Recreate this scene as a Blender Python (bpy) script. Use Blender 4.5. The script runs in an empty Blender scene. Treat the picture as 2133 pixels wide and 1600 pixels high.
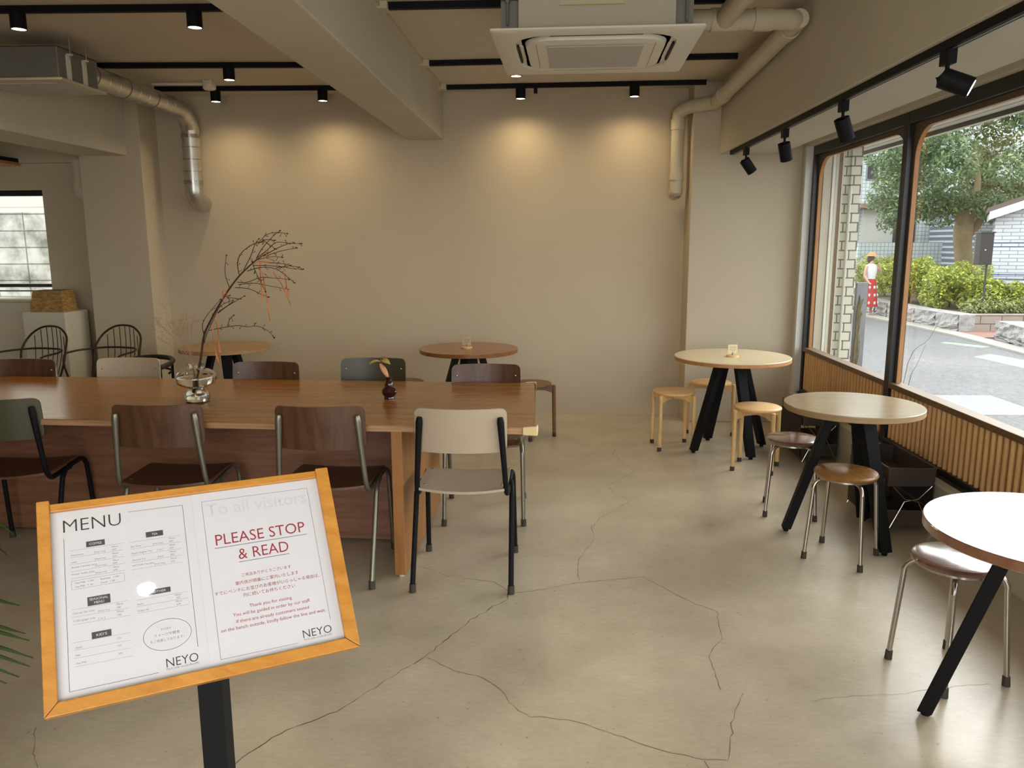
import bpy, bmesh, math, random
import numpy as np
from mathutils import Vector, Matrix
PI = math.pi
SC = bpy.context.scene
COL = SC.collection
random.seed(7)
RNG = np.random.default_rng(11)

# ------------------------------------------------------------------ camera
F_PX, VPX, VPY, CAM_H, ROLL = 1640.0, 1145.0, 507.0, 1.51, math.radians(0.2)
_p = math.atan((800 - VPY) / F_PX)
_s = math.atan((VPX - 1066.5) / F_PX * math.cos(_p))
_R = Vector((math.cos(_s), math.sin(_s), 0))
_F = Vector((-math.sin(_s) * math.cos(_p), math.cos(_s) * math.cos(_p), -math.sin(_p)))
_U = _R.cross(_F)
_R, _U = _R * math.cos(ROLL) - _U * math.sin(ROLL), _U * math.cos(ROLL) + _R * math.sin(ROLL)
cam = bpy.data.cameras.new('camera')
cam.sensor_width = 36.0
cam.lens = 36.0 * F_PX / 2133.0
cam.clip_start = 0.05
cam.clip_end = 300
co = bpy.data.objects.new('camera', cam)
COL.objects.link(co)
M = Matrix.Identity(4)
for i in range(3):
    M[i][0], M[i][1], M[i][2] = _R[i], _U[i], -_F[i]
M[2][3] = CAM_H
co.matrix_world = M
SC.camera = co

# ------------------------------------------------------------------ world, large lights, exposure
SKY = 3.9
w = bpy.data.worlds.new('sky')
w.use_nodes = True
SC.world = w
bg = w.node_tree.nodes['Background']
bg.inputs['Color'].default_value = (0.96, 0.985, 1.0, 1)
bg.inputs['Strength'].default_value = SKY
SC.view_settings.view_transform = 'Standard'
SC.view_settings.look = 'None'
SC.view_settings.gamma = 1.0
SC.view_settings.exposure = 0.28
SC.view_settings.use_curve_mapping = False
SPOT_W = 17.0          # each ceiling spotlight
SPOT_COL = (1.0, 0.77, 0.44)

def area_light(name, loc, rot, sx, sy, energy, color):
    l = bpy.data.lights.new(name, 'AREA')
    l.shape = 'RECTANGLE'
    l.size, l.size_y, l.energy, l.color = sx, sy, energy, color
    o = bpy.data.objects.new(name, l)
    COL.objects.link(o)
    o.location = loc
    o.rotation_euler = rot
    return o
# added fill light standing in for daylight from an unseen shop front
area_light('shopfront_fill', (0.0, -2.12, 1.3), (math.radians(90), 0, 0), 3.0, 2.2, 48, (1.0, 0.97, 0.93))
# bright hazy part of the sky over the road, low enough to reach in under the eave
sl = bpy.data.lights.new('hazy_sun', 'SUN')
sl.energy, sl.angle, sl.color = 4.5, math.radians(40), (1.0, 0.985, 0.96)
so = bpy.data.objects.new('hazy_sun', sl)
COL.objects.link(so)
so.rotation_euler = Vector((-0.62, -0.55, -0.60)).to_track_quat('-Z', 'Y').to_euler()

# ------------------------------------------------------------------ helpers
def lin(r, g, b):
    f = lambda c: ((c / 255 + 0.055) / 1.055) ** 2.4 if c > 10 else c / 255 / 12.92
    return (f(r), f(g), f(b), 1.0)

class NT:
    def __init__(s, name):
        s.m = bpy.data.materials.new(name)
        s.m.use_nodes = True
        s.t = s.m.node_tree
        s.b = s.t.nodes['Principled BSDF']
        s.out = s.t.nodes['Material Output']
    def n(s, typ, **kw):
        nd = s.t.nodes.new(typ)
        for k, v in kw.items():
            if k.startswith('i_'):
                nd.inputs[k[2:].replace('_', ' ')].default_value = v
            else:
                setattr(nd, k, v)
        return nd
    def l(s, a, b):
        s.t.links.new(a, b)

def ramp(t, fac, stops):
    r = t.n('ShaderNodeValToRGB')
    cr = r.color_ramp
    while len(cr.elements) < len(stops):
        cr.elements.new(0.5)
    for e, (p, c) in zip(cr.elements, stops):
        e.position = p
        e.color = c
    t.l(fac, r.inputs['Fac'])
    return r.outputs['Color']

def bump(t, h, strength, dist=0.01):
    b = t.n('ShaderNodeBump')
    b.inputs['Strength'].default_value = strength
    b.inputs['Distance'].default_value = dist
    t.l(h, b.inputs['Height'])
    t.l(b.outputs['Normal'], t.b.inputs['Normal'])

def plain(name, col, rough=0.5, metal=0.0, spec=0.5, var=0.0, scale=8.0, bmp=0.0, bscale=60.0, emit=None, estr=0.0, coat=0.0):
    t = NT(name)
    t.b.inputs['Base Color'].default_value = col
    t.b.inputs['Roughness'].default_value = rough
    t.b.inputs['Metallic'].default_value = metal
    t.b.inputs['Specular IOR Level'].default_value = spec
    tc = t.n('ShaderNodeTexCoord')
    if var > 0:
        no = t.n('ShaderNodeTexNoise', i_Scale=scale, i_Detail=6.0, i_Roughness=0.6)
        t.l(tc.outputs['Object'], no.inputs['Vector'])
        a = tuple(max(0, c * (1 - var)) for c in col[:3]) + (1,)
        b = tuple(min(1, c * (1 + var)) for c in col[:3]) + (1,)
        t.l(ramp(t, no.outputs['Fac'], [(0.3, a), (0.7, b)]), t.b.inputs['Base Color'])
    if bmp > 0:
        n2 = t.n('ShaderNodeTexNoise', i_Scale=bscale, i_Detail=4.0)
        t.l(tc.outputs['Object'], n2.inputs['Vector'])
        bump(t, n2.outputs['Fac'], bmp)
    if coat:
        t.b.inputs['Coat Weight'].default_value = coat
        t.b.inputs['Coat Roughness'].default_value = 0.12
    if emit:
        t.b.inputs['Emission Color'].default_value = emit
        t.b.inputs['Emission Strength'].default_value = estr
    return t.m

def wood(name, dark, light, stretch=(1.2, 14, 14), rough=0.4, spec=0.5, scale=3.0, fine=0.35, bmp=0.05, coat=0.0):
    t = NT(name)
    tc = t.n('ShaderNodeTexCoord')
    mp = t.n('ShaderNodeMapping')
    mp.inputs['Scale'].default_value = stretch
    t.l(tc.outputs['Object'], mp.inputs['Vector'])
    n1 = t.n('ShaderNodeTexNoise', i_Scale=scale, i_Detail=5.0, i_Roughness=0.55, i_Distortion=0.6)
    t.l(mp.outputs['Vector'], n1.inputs['Vector'])
    m2 = t.n('ShaderNodeMapping')
    m2.inputs['Scale'].default_value = tuple(3.5 * c for c in stretch)
    t.l(tc.outputs['Object'], m2.inputs['Vector'])
    n2 = t.n('ShaderNodeTexNoise', i_Scale=scale * 2.2, i_Detail=4.0, i_Roughness=0.7)
    t.l(m2.outputs['Vector'], n2.inputs['Vector'])
    mx = t.n('ShaderNodeMath', operation='MULTIPLY_ADD')
    mx.inputs[1].default_value = fine
    t.l(n2.outputs['Fac'], mx.inputs[0])
    ms = t.n('ShaderNodeMath', operation='MULTIPLY')
    ms.inputs[1].default_value = 1.0 - fine
    t.l(n1.outputs['Fac'], ms.inputs[0])
    t.l(ms.outputs[0], mx.inputs[2])
    t.l(ramp(t, mx.outputs[0], [(0.32, dark), (0.68, light)]), t.b.inputs['Base Color'])
    t.b.inputs['Roughness'].default_value = rough
    t.b.inputs['Specular IOR Level'].default_value = spec
    if coat:
        t.b.inputs['Coat Weight'].default_value = coat
        t.b.inputs['Coat Roughness'].default_value = 0.10
        t.b.inputs['Coat IOR'].default_value = 1.6
    if bmp:
        bump(t, n2.outputs['Fac'], bmp, 0.003)
    return t.m

def tiles(name, c1, c2, mortar, tw, th, axis='xz', msize=0.012, offset=0.0, rough=0.5, var=0.15):
    t = NT(name)
    tc = t.n('ShaderNodeTexCoord')
    sp = t.n('ShaderNodeSeparateXYZ')
    t.l(tc.outputs['Object'], sp.inputs[0])
    cb = t.n('ShaderNodeCombineXYZ')
    t.l(sp.outputs['XYZ'.index(axis[0].upper())], cb.inputs[0])
    t.l(sp.outputs['XYZ'.index(axis[1].upper())], cb.inputs[1])
    br = t.n('ShaderNodeTexBrick', offset=offset)
    br.inputs['Color1'].default_value = c1
    br.inputs['Color2'].default_value = c2
    br.inputs['Mortar'].default_value = mortar
    br.inputs['Scale'].default_value = 1.0
    br.inputs['Brick Width'].default_value = tw
    br.inputs['Row Height'].default_value = th
    br.inputs['Mortar Size'].default_value = msize
    br.inputs['Mortar Smooth'].default_value = 0.1
    t.l(cb.outputs[0], br.inputs['Vector'])
    no = t.n('ShaderNodeTexNoise', i_Scale=3.0, i_Detail=5.0)
    t.l(tc.outputs['Object'], no.inputs['Vector'])
    mx = t.n('ShaderNodeMix', data_type='RGBA', blend_type='MULTIPLY')
    mx.inputs[0].default_value = 1.0
    t.l(br.outputs['Color'], mx.inputs[6])
    t.l(ramp(t, no.outputs['Fac'], [(0.3, (1 - var, 1 - var, 1 - var, 1)), (0.7, (1, 1, 1, 1))]), mx.inputs[7])
    t.l(mx.outputs[2], t.b.inputs['Base Color'])
    t.b.inputs['Roughness'].default_value = rough
    return t.m

def foliage(name, dark, mid, light):
    t = NT(name)
    g = t.n('ShaderNodeNewGeometry')
    t.l(ramp(t, g.outputs['Random Per Island'], [(0.0, dark), (0.55, mid), (1.0, light)]), t.b.inputs['Base Color'])
    t.b.inputs['Roughness'].default_value = 0.45
    tr = t.n('ShaderNodeBsdfTranslucent')
    tr.inputs['Color'].default_value = light
    mx = t.n('ShaderNodeMixShader')
    mx.inputs[0].default_value = 0.25
    t.l(t.b.outputs[0], mx.inputs[1])
    t.l(tr.outputs[0], mx.inputs[2])
    t.l(mx.outputs[0], t.out.inputs['Surface'])
    return t.m

def clear_glass(name, tint=(0.97, 0.985, 0.98, 1)):
    t = NT(name)
    tr = t.n('ShaderNodeBsdfTransparent')
    tr.inputs['Color'].default_value = tint
    gl = t.n('ShaderNodeBsdfGlossy')
    gl.inputs['Roughness'].default_value = 0.02
    ge = t.n('ShaderNodeNewGeometry')
    dt = t.n('ShaderNodeVectorMath', operation='DOT_PRODUCT')
    t.l(ge.outputs['Incoming'], dt.inputs[0])
    t.l(ge.outputs['Normal'], dt.inputs[1])
    ab = t.n('ShaderNodeMath', operation='ABSOLUTE')
    t.l(dt.outputs['Value'], ab.inputs[0])
    om = t.n('ShaderNodeMath', operation='SUBTRACT')
    om.inputs[0].default_value = 1.0
    t.l(ab.outputs[0], om.inputs[1])
    pw = t.n('ShaderNodeMath', operation='POWER')
    pw.inputs[1].default_value = 5.0
    t.l(om.outputs[0], pw.inputs[0])
    fr = t.n('ShaderNodeMath', operation='MULTIPLY_ADD')
    fr.inputs[1].default_value = 0.75
    fr.inputs[2].default_value = 0.03
    t.l(pw.outputs[0], fr.inputs[0])
    mx = t.n('ShaderNodeMixShader')
    t.l(fr.outputs[0], mx.inputs[0])
    t.l(tr.outputs[0], mx.inputs[1])
    t.l(gl.outputs[0], mx.inputs[2])
    t.l(mx.outputs[0], t.out.inputs['Surface'])
    return t.m

def solid_glass(name, col, ior=1.45, rough=0.0):
    t = NT(name)
    t.b.inputs['Base Color'].default_value = col
    t.b.inputs['Roughness'].default_value = rough
    t.b.inputs['IOR'].default_value = ior
    t.b.inputs['Transmission Weight'].default_value = 1.0
    return t.m

class B:
    """collects shapes into one bmesh"""
    def __init__(s):
        s.bm = bmesh.new()
    def box(s, x0, x1, y0, y1, z0, z1):
        v = [s.bm.verts.new(p) for p in ((x0, y0, z0), (x1, y0, z0), (x1, y1, z0), (x0, y1, z0), (x0, y0, z1), (x1, y0, z1), (x1, y1, z1), (x0, y1, z1))]
        for f in ((3, 2, 1, 0), (4, 5, 6, 7), (0, 1, 5, 4), (1, 2, 6, 5), (2, 3, 7, 6), (3, 0, 4, 7)):
            s.bm.faces.new([v[i] for i in f])
        return s
    def hexa(s, lo, hi):
        """two quads of 4 points joined into a solid"""
        a = [s.bm.verts.new(p) for p in lo]
        b = [s.bm.verts.new(p) for p in hi]
        s.bm.faces.new(a[::-1])
        s.bm.faces.new(b)
        for i in range(4):
            j = (i + 1) % 4
            s.bm.faces.new((a[i], a[j], b[j], b[i]))
        return s
    def prism(s, poly, off):
        """closed 3-D polygon extruded by vector off"""
        o = Vector(off)
        a = [s.bm.verts.new(Vector(p)) for p in poly]
        b = [s.bm.verts.new(Vector(p) + o) for p in poly]
        s.bm.faces.new(a[::-1])
        s.bm.faces.new(b)
        n = len(a)
        for i in range(n):
            j = (i + 1) % n
            s.bm.faces.new((a[i], a[j], b[j], b[i]))
        return s
    def bar(s, p0, p1, wx, wy, ref=(0, 0, 1), w1=None):
        p0, p1 = Vector(p0), Vector(p1)
        d = (p1 - p0).normalized()
        u = d.cross(Vector(ref))
        if u.length < 1e-4:
            u = d.cross(Vector((0, 1, 0)))
        u.normalize()
        v = u.cross(d)
        W = [(wx, wy), w1 or (wx, wy)]
        q = []
        for p, (a, b) in zip((p0, p1), W):
            q.append([p + u * (sx * a / 2) + v * (sy * b / 2) for sx, sy in ((-1, -1), (1, -1), (1, 1), (-1, 1))])
        return s.hexa(q[0], q[1])
    def tube(s, pts, r, seg=10, smooth=0, closed=False, cap=True):
        pts = [Vector(p) for p in pts]
        rr = list(r) if isinstance(r, (list, tuple)) else [r] * len(pts)
        if smooth:
            P, Q = [], []
            n = len(pts)
            for i in range(n if closed else n - 1):
                g = (lambda k: pts[k % n]) if closed else (lambda k: pts[min(max(k, 0), n - 1)])
                p0, p1, p2, p3 = g(i - 1), g(i), g(i + 1), g(i + 2)
                ra, rb = rr[i], rr[(i + 1) % n]
                for k in range(smooth):
                    t = k / smooth
                    P.append(0.5 * ((2 * p1) + (p2 - p0) * t + (2 * p0 - 5 * p1 + 4 * p2 - p3) * t * t + (3 * p1 - p0 - 3 * p2 + p3) * t ** 3))
                    Q.append(ra + (rb - ra) * t)
            if not closed:
                P.append(pts[-1]); Q.append(rr[-1])
            pts, rr = P, Q
        n = len(pts)
        rings = []
        prev = None
        for i in range(n):
            if closed:
                d = (pts[(i + 1) % n] - pts[i - 1])
            else:
                d = pts[min(i + 1, n - 1)] - pts[max(i - 1, 0)]
            if d.length < 1e-9:
                d = Vector((0, 0, 1))
            d.normalize()
            if prev is None:
                u = d.cross(Vector((0, 0, 1)))
                if u.length < 1e-3:
                    u = d.cross(Vector((0, 1, 0)))
            else:
                u = prev - d * prev.dot(d)
            u.normalize()
            prev = u
            v = d.cross(u)
            rings.append([s.bm.verts.new(pts[i] + (u * math.cos(2 * PI * k / seg) + v * math.sin(2 * PI * k / seg)) * rr[i]) for k in range(seg)])
        for i in range(n if closed else n - 1):
            a, b = rings[i], rings[(i + 1) % n]
            for k in range(seg):
                j = (k + 1) % seg
                s.bm.faces.new((a[k], a[j], b[j], b[k]))
        if cap and not closed:
            s.bm.faces.new(rings[0][::-1])
            s.bm.faces.new(rings[-1])
        return s
    def cyl(s, p0, p1, r0, r1=None, seg=20):
        return s.tube([p0, p1], [r0, r0 if r1 is None else r1], seg)
    def lathe(s, prof, seg=40, c=(0, 0, 0)):
        """profile of (r, z); r = 0 ends close on the axis"""
        c = Vector(c)
        rings = []
        for r, z in prof:
            if r < 1e-6:
                rings.append([s.bm.verts.new(c + Vector((0, 0, z)))])
            else:
                rings.append([s.bm.verts.new(c + Vector((r * math.cos(2 * PI * k / seg), r * math.sin(2 * PI * k / seg), z))) for k in range(seg)])
        for a, b in zip(rings, rings[1:]):
            for k in range(seg):
                j = (k + 1) % seg
                if len(a) == 1 and len(b) == 1:
                    continue
                if len(a) == 1:
                    s.bm.faces.new((a[0], b[j], b[k]))
                elif len(b) == 1:
                    s.bm.faces.new((a[k], a[j], b[0]))
                else:
                    s.bm.faces.new((a[k], a[j], b[j], b[k]))
        return s
    def ball(s, c, r, sc=(1, 1, 1), seg=12):
        prof = [(r * math.sin(PI * i / 8) if 0 < i < 8 else 0, -r * math.cos(PI * i / 8)) for i in range(9)]
        n0 = len(s.bm.verts)
        s.lathe(prof, seg)
        s.bm.verts.ensure_lookup_table()
        for v in s.bm.verts[n0:]:
            v.co = Vector((v.co.x * sc[0], v.co.y * sc[1], v.co.z * sc[2])) + Vector(c)
        return s
    def poly(s, pts):
        s.bm.faces.new([s.bm.verts.new(Vector(p)) for p in pts])
        return s
    def xform(s, m):
        bmesh.ops.transform(s.bm, matrix=m, verts=s.bm.verts[:])
        return s

def obj(name, b, mat, parent=None, smooth=True, bevel=0.0, label=None, seg=2):
    me = bpy.data.meshes.new(name)
    bm = b.bm if isinstance(b, B) else b
    bmesh.ops.recalc_face_normals(bm, faces=bm.faces[:])
    bm.to_mesh(me)
    bm.free()
    me.materials.append(mat)
    if smooth:
        me.polygons.foreach_set('use_smooth', [True] * len(me.polygons))
        me.set_sharp_from_angle(angle=math.radians(38))
    o = bpy.data.objects.new(name, me)
    COL.objects.link(o)
    if parent is not None:
        o.parent = parent
    if bevel:
        md = o.modifiers.new('bevel', 'BEVEL')
        md.width = bevel
        md.segments = seg
        md.limit_method = 'ANGLE'
        md.angle_limit = math.radians(40)
    if label:
        o['label'] = label
    return o

def tag(o, label=None, cat=None, group=None, kind=None):
    for k, v in (('label', label), ('category', cat), ('group', group), ('kind', kind)):
        if v:
            o[k] = v
    return o

def thing(name, label, cat, loc=(0, 0, 0), rz=0.0, group=None):
    o = bpy.data.objects.new(name, None)
    COL.objects.link(o)
    o.empty_display_size = 0.1
    o.location = loc
    o.rotation_euler = (0, 0, rz)
    return tag(o, label, cat, group)

def struct(name, b, mat, smooth=False, bevel=0.0, parent=None):
    o = obj(name, b, mat, parent, smooth, bevel)
    if parent is None:
        o['kind'] = 'structure'
    return o

def copy_tree(o, parent=None):
    c = o.copy()
    COL.objects.link(c)
    if parent is not None:
        c.parent = parent
    for ch in [x for x in ALL_CHILDREN(o)]:
        copy_tree(ch, c)
    return c
def ALL_CHILDREN(o):
    return [x for x in bpy.data.objects if x.parent == o]

def dup(root, loc, rz, label, group=None):
    c = copy_tree(root)
    c.location = loc
    c.rotation_euler = (0, 0, rz)
    c['label'] = label
    if group:
        c['group'] = group
    return c

# ------------------------------------------------------------------ materials
def concrete_floor():
    t = NT('polished_concrete')
    tc = t.n('ShaderNodeTexCoord')
    n1 = t.n('ShaderNodeTexNoise', i_Scale=1.1, i_Detail=7.0, i_Roughness=0.62)
    n2 = t.n('ShaderNodeTexNoise', i_Scale=3.2, i_Detail=6.0, i_Roughness=0.6)
    n3 = t.n('ShaderNodeTexNoise', i_Scale=55.0, i_Detail=3.0, i_Roughness=0.5)
    for n in (n1, n2, n3):
        t.l(tc.outputs['Object'], n.inputs['Vector'])
    c1 = ramp(t, n1.outputs['Fac'], [(0.3, lin(184, 171, 148)), (0.7, lin(212, 200, 178))])
    mx = t.n('ShaderNodeMix', data_type='RGBA', blend_type='MULTIPLY')
    mx.inputs[0].default_value = 1.0
    t.l(c1, mx.inputs[6])
    t.l(ramp(t, n2.outputs['Fac'], [(0.30, (0.80, 0.795, 0.775, 1)), (0.66, (1.0, 1.0, 1.0, 1))]), mx.inputs[7])
    m2 = t.n('ShaderNodeMix', data_type='RGBA', blend_type='MULTIPLY')
    m2.inputs[0].default_value = 1.0
    t.l(mx.outputs[2], m2.inputs[6])
    t.l(ramp(t, n3.outputs['Fac'], [(0.26, (0.55, 0.52, 0.48, 1)), (0.31, (1, 1, 1, 1))]), m2.inputs[7])
    n4 = t.n('ShaderNodeTexNoise', i_Scale=24.0, i_Detail=5.0, i_Roughness=0.7)
    mp = t.n('ShaderNodeMapping')
    mp.inputs['Scale'].default_value = (1.0, 2.6, 1.0)
    t.l(tc.outputs['Object'], mp.inputs['Vector'])
    t.l(mp.outputs['Vector'], n4.inputs['Vector'])
    m3 = t.n('ShaderNodeMix', data_type='RGBA', blend_type='MULTIPLY')
    m3.inputs[0].default_value = 1.0
    t.l(m2.outputs[2], m3.inputs[6])
    t.l(ramp(t, n4.outputs['Fac'], [(0.32, (0.86, 0.855, 0.84, 1)), (0.66, (1, 1, 1, 1))]), m3.inputs[7])
    t.l(m3.outputs[2], t.b.inputs['Base Color'])
    rr = t.n('ShaderNodeMapRange')
    rr.inputs['To Min'].default_value = 0.25
    rr.inputs['To Max'].default_value = 0.33
    t.l(n2.outputs['Fac'], rr.inputs['Value'])
    t.l(rr.outputs[0], t.b.inputs['Roughness'])
    t.b.inputs['Specular IOR Level'].default_value = 0.5
    bump(t, n2.outputs['Fac'], 0.08, 0.004)
    return t.m

def asphalt_mat():
    t = NT('asphalt')
    tc = t.n('ShaderNodeTexCoord')
    n1 = t.n('ShaderNodeTexNoise', i_Scale=22.0, i_Detail=8.0, i_Roughness=0.85)
    n2 = t.n('ShaderNodeTexNoise', i_Scale=0.7, i_Detail=4.0)
    for n in (n1, n2):
        t.l(tc.outputs['Object'], n.inputs['Vector'])
    mx = t.n('ShaderNodeMix', data_type='RGBA', blend_type='MULTIPLY')
    mx.inputs[0].default_value = 1.0
    t.l(ramp(t, n1.outputs['Fac'], [(0.3, (0.022, 0.0225, 0.024, 1)), (0.7, (0.165, 0.168, 0.174, 1))]), mx.inputs[6])
    t.l(ramp(t, n2.outputs['Fac'], [(0.3, (0.8, 0.8, 0.8, 1)), (0.7, (1, 1, 1, 1))]), mx.inputs[7])
    t.l(mx.outputs[2], t.b.inputs['Base Color'])
    t.b.inputs['Roughness'].default_value = 0.85
    return t.m

def stone_mat():
    t = NT('rough_granite')
    tc = t.n('ShaderNodeTexCoord')
    v = t.n('ShaderNodeTexVoronoi', i_Scale=3.2)
    n1 = t.n('ShaderNodeTexNoise', i_Scale=7.0, i_Detail=8.0, i_Roughness=0.7)
    for n in (v, n1):
        t.l(tc.outputs['Object'], n.inputs['Vector'])
    t.l(ramp(t, n1.outputs['Fac'], [(0.3, (0.20, 0.195, 0.19, 1)), (0.5, (0.34, 0.33, 0.32, 1)), (0.72, (0.44, 0.43, 0.42, 1))]), t.b.inputs['Base Color'])
    t.b.inputs['Roughness'].default_value = 0.9
    bump(t, n1.outputs['Fac'], 0.9, 0.08)
    return t.m

def blocks_mat():
    t = NT('weathered_block')
    tc = t.n('ShaderNodeTexCoord')
    sp = t.n('ShaderNodeSeparateXYZ')
    t.l(tc.outputs['Object'], sp.inputs[0])
    cb = t.n('ShaderNodeCombineXYZ')
    t.l(sp.outputs[0], cb.inputs[0]); t.l(sp.outputs[2], cb.inputs[1])
    br = t.n('ShaderNodeTexBrick', offset=0.0)
    for k, v in (('Color1', (0.40, 0.40, 0.36, 1)), ('Color2', (0.34, 0.34, 0.31, 1)), ('Mortar', (0.14, 0.13, 0.11, 1)), ('Scale', 1.0), ('Brick Width', 0.4), ('Row Height', 0.2), ('Mortar Size', 0.008)):
        br.inputs[k].default_value = v
    t.l(cb.outputs[0], br.inputs['Vector'])
    no = t.n('ShaderNodeTexNoise', i_Scale=2.6, i_Detail=7.0, i_Roughness=0.65)
    t.l(tc.outputs['Object'], no.inputs['Vector'])
    mx = t.n('ShaderNodeMix', data_type='RGBA', blend_type='MULTIPLY')
    mx.inputs[0].default_value = 1.0
    t.l(br.outputs['Color'], mx.inputs[6])
    t.l(ramp(t, no.outputs['Fac'], [(0.38, (0.35, 0.35, 0.32, 1)), (0.58, (1, 1, 1, 1))]), mx.inputs[7])
    t.l(mx.outputs[2], t.b.inputs['Base Color'])
    t.b.inputs['Roughness'].default_value = 0.9
    return t.m

def osb_mat():
    t = NT('strand_board')
    tc = t.n('ShaderNodeTexCoord')
    v = t.n('ShaderNodeTexVoronoi', i_Scale=34.0)
    mp = t.n('ShaderNodeMapping')
    mp.inputs['Scale'].default_value = (1, 1, 2.6)
    t.l(tc.outputs['Object'], mp.inputs['Vector'])
    t.l(mp.outputs['Vector'], v.inputs['Vector'])
    sp = t.n('ShaderNodeSeparateColor')
    t.l(v.outputs['Color'], sp.inputs[0])
    t.l(ramp(t, sp.outputs[0], [(0.0, lin(138, 104, 56)), (0.5, lin(156, 120, 66)), (1.0, lin(176, 140, 84))]), t.b.inputs['Base Color'])
    t.b.inputs['Roughness'].default_value = 0.6
    return t.m

WALL = plain('wall_paint', lin(190, 177, 154), 0.75, spec=0.25, var=0.03, scale=1.5, bmp=0.06, bscale=25)
CEIL = plain('ceiling_paint', lin(198, 188, 170), 0.8, spec=0.2, var=0.05, scale=1.2, bmp=0.12, bscale=14)
BEAM = plain('beam_paint', lin(194, 187, 168), 0.7, spec=0.25, var=0.04, scale=2.0, bmp=0.10, bscale=16)
FLOOR = concrete_floor()
CRACK = plain('crack_dark', lin(112, 98, 76), 0.9)
BLACK = plain('black_metal', (0.008, 0.008, 0.009, 1), 0.55, spec=0.12)
BLACKALU = plain('black_aluminium', (0.018, 0.017, 0.016, 1), 0.35, metal=0.3)
STEELG = plain('painted_steel_grey', lin(128, 124, 110), 0.35, metal=0.75)
CHROME = plain('brushed_steel', (0.50, 0.47, 0.43, 1), 0.24, metal=1.0)
GALV = plain('galvanised_duct', (0.55, 0.54, 0.50, 1), 0.34, metal=0.9, var=0.12, scale=12)
PVC = plain('painted_pipe', lin(190, 180, 156), 0.5, spec=0.4, var=0.04)
WHITEP = plain('white_plastic', lin(214, 208, 194), 0.45)
GREYP = plain('grey_grille', lin(178, 176, 168), 0.6)
GREYM = plain('grey_sheet_metal', lin(120, 118, 112), 0.5, metal=0.3, var=0.05)
RUBBER = plain('rubber_foot', lin(58, 50, 44), 0.7)
TABLEW = wood('table_veneer', lin(142, 94, 44), lin(166, 115, 60), (1.0, 9, 9), fine=0.2, rough=0.20, scale=2.2, bmp=0.03)
TABLEP = wood('panel_veneer', lin(140, 92, 46), lin(164, 114, 64), (9, 9, 1), rough=0.35, scale=2.5, fine=0.25, bmp=0.02)
TEDGE = wood('ply_edge', lin(140, 98, 66), lin(196, 158, 118), (1, 1, 60), rough=0.6, scale=3, bmp=0)
PANELW = wood('red_brown_panel', lin(106, 67, 48), lin(142, 100, 76), (1.2, 10, 14), rough=0.45, scale=2.5)
WALNUT = wood('walnut_ply', lin(66, 41, 26), lin(106, 71, 48), (12, 12, 1.0), rough=0.38, scale=2.5, bmp=0.03)
BEIGE = plain('beige_laminate', lin(182, 165, 143), 0.5, spec=0.4, var=0.02)
OLIVE = plain('olive_laminate', lin(70, 67, 46), 0.4, spec=0.5, var=0.02)
OAK = wood('light_oak', lin(198, 156, 100), lin(226, 190, 134), (2, 2, 1), rough=0.4, scale=5, bmp=0.02)
DARKST = wood('dark_oak', lin(92, 58, 36), lin(128, 86, 56), (2, 2, 1), rough=0.42, scale=5, bmp=0.02)
TOPTAN = wood('tan_top', lin(142, 106, 58), lin(162, 124, 72), (1, 9, 9), rough=0.3, scale=2.5, bmp=0.02)
TOPBRN = wood('brown_top', lin(122, 76, 42), lin(146, 95, 57), (1, 9, 9), rough=0.22, scale=2.5, bmp=0.02)
TOPCRM = plain('cream_top', lin(208, 192, 158), 0.35, spec=0.5, var=0.02)
TOPGRY = wood('greige_top', lin(150, 131, 100), lin(165, 145, 113), (1, 9, 9), rough=0.22, scale=2.5, bmp=0.02)
EDGEG = wood('greige_edge', lin(140, 114, 78), lin(160, 132, 94), (1, 1, 20), rough=0.5, bmp=0)
TOPRED = wood('red_brown_top', lin(104, 64, 42), lin(134, 88, 62), (1, 9, 9), rough=0.14, spec=1.0, coat=1.0, scale=2.5, bmp=0.04)
SEATBR = wood('stool_brown', lin(116, 78, 38), lin(150, 106, 58), (1, 8, 8), rough=0.25, scale=4, bmp=0.02)
SEATDK = wood('stool_dark', lin(86, 56, 46), lin(118, 82, 70), (1, 8, 8), coat=1.0, rough=0.2, scale=4, bmp=0.03)
SURR = wood('orange_ply', lin(160, 106, 58), lin(188, 134, 80), (8, 8, 1), rough=0.5, scale=4, bmp=0.02)
SLATB = plain('slat_backing_brown', lin(104, 70, 38), 0.7)
FACE = plain('backlit_face_shade', lin(92, 76, 56), 0.6, var=0.08)  # shade of the backlit surround put into a darker colour
SLAT = wood('slat_wood', lin(204, 156, 100), lin(226, 182, 126), (6, 6, 1), rough=0.55, scale=4, bmp=0.02)
RAILW = wood('dark_rail', lin(90, 66, 40), lin(120, 92, 60), (10, 1, 10), rough=0.5, scale=4, bmp=0.02)
FRAMEW = wood('honey_frame', lin(164, 106, 34), lin(192, 136, 58), (1.5, 12, 12), rough=0.35, scale=4, bmp=0.02)
FABRIC = plain('brown_canvas', lin(62, 50, 44), 0.8, var=0.12, bmp=0.1, bscale=200)
PAPER = plain('paper', lin(206, 206, 211), 0.6, spec=0.3)
INK = plain('ink_black', lin(24, 22, 24), 0.6)
INKGREY = plain('ink_grey', lin(126, 124, 124), 0.6)
INKBOX = plain('ink_dark_grey', lin(58, 56, 58), 0.6)
INKRED = plain('ink_red', lin(142, 22, 44), 0.6)
GHOST = plain('faint_print', lin(196, 196, 201), 0.6)
CREAMP = plain('cream_trim', lin(186, 180, 164), 0.6)
CREAM = plain('cream_rubber', lin(222, 198, 146), 0.45, spec=0.4)
VASEG = solid_glass('clear_vase_glass', (0.96, 0.96, 0.93, 1))
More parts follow.
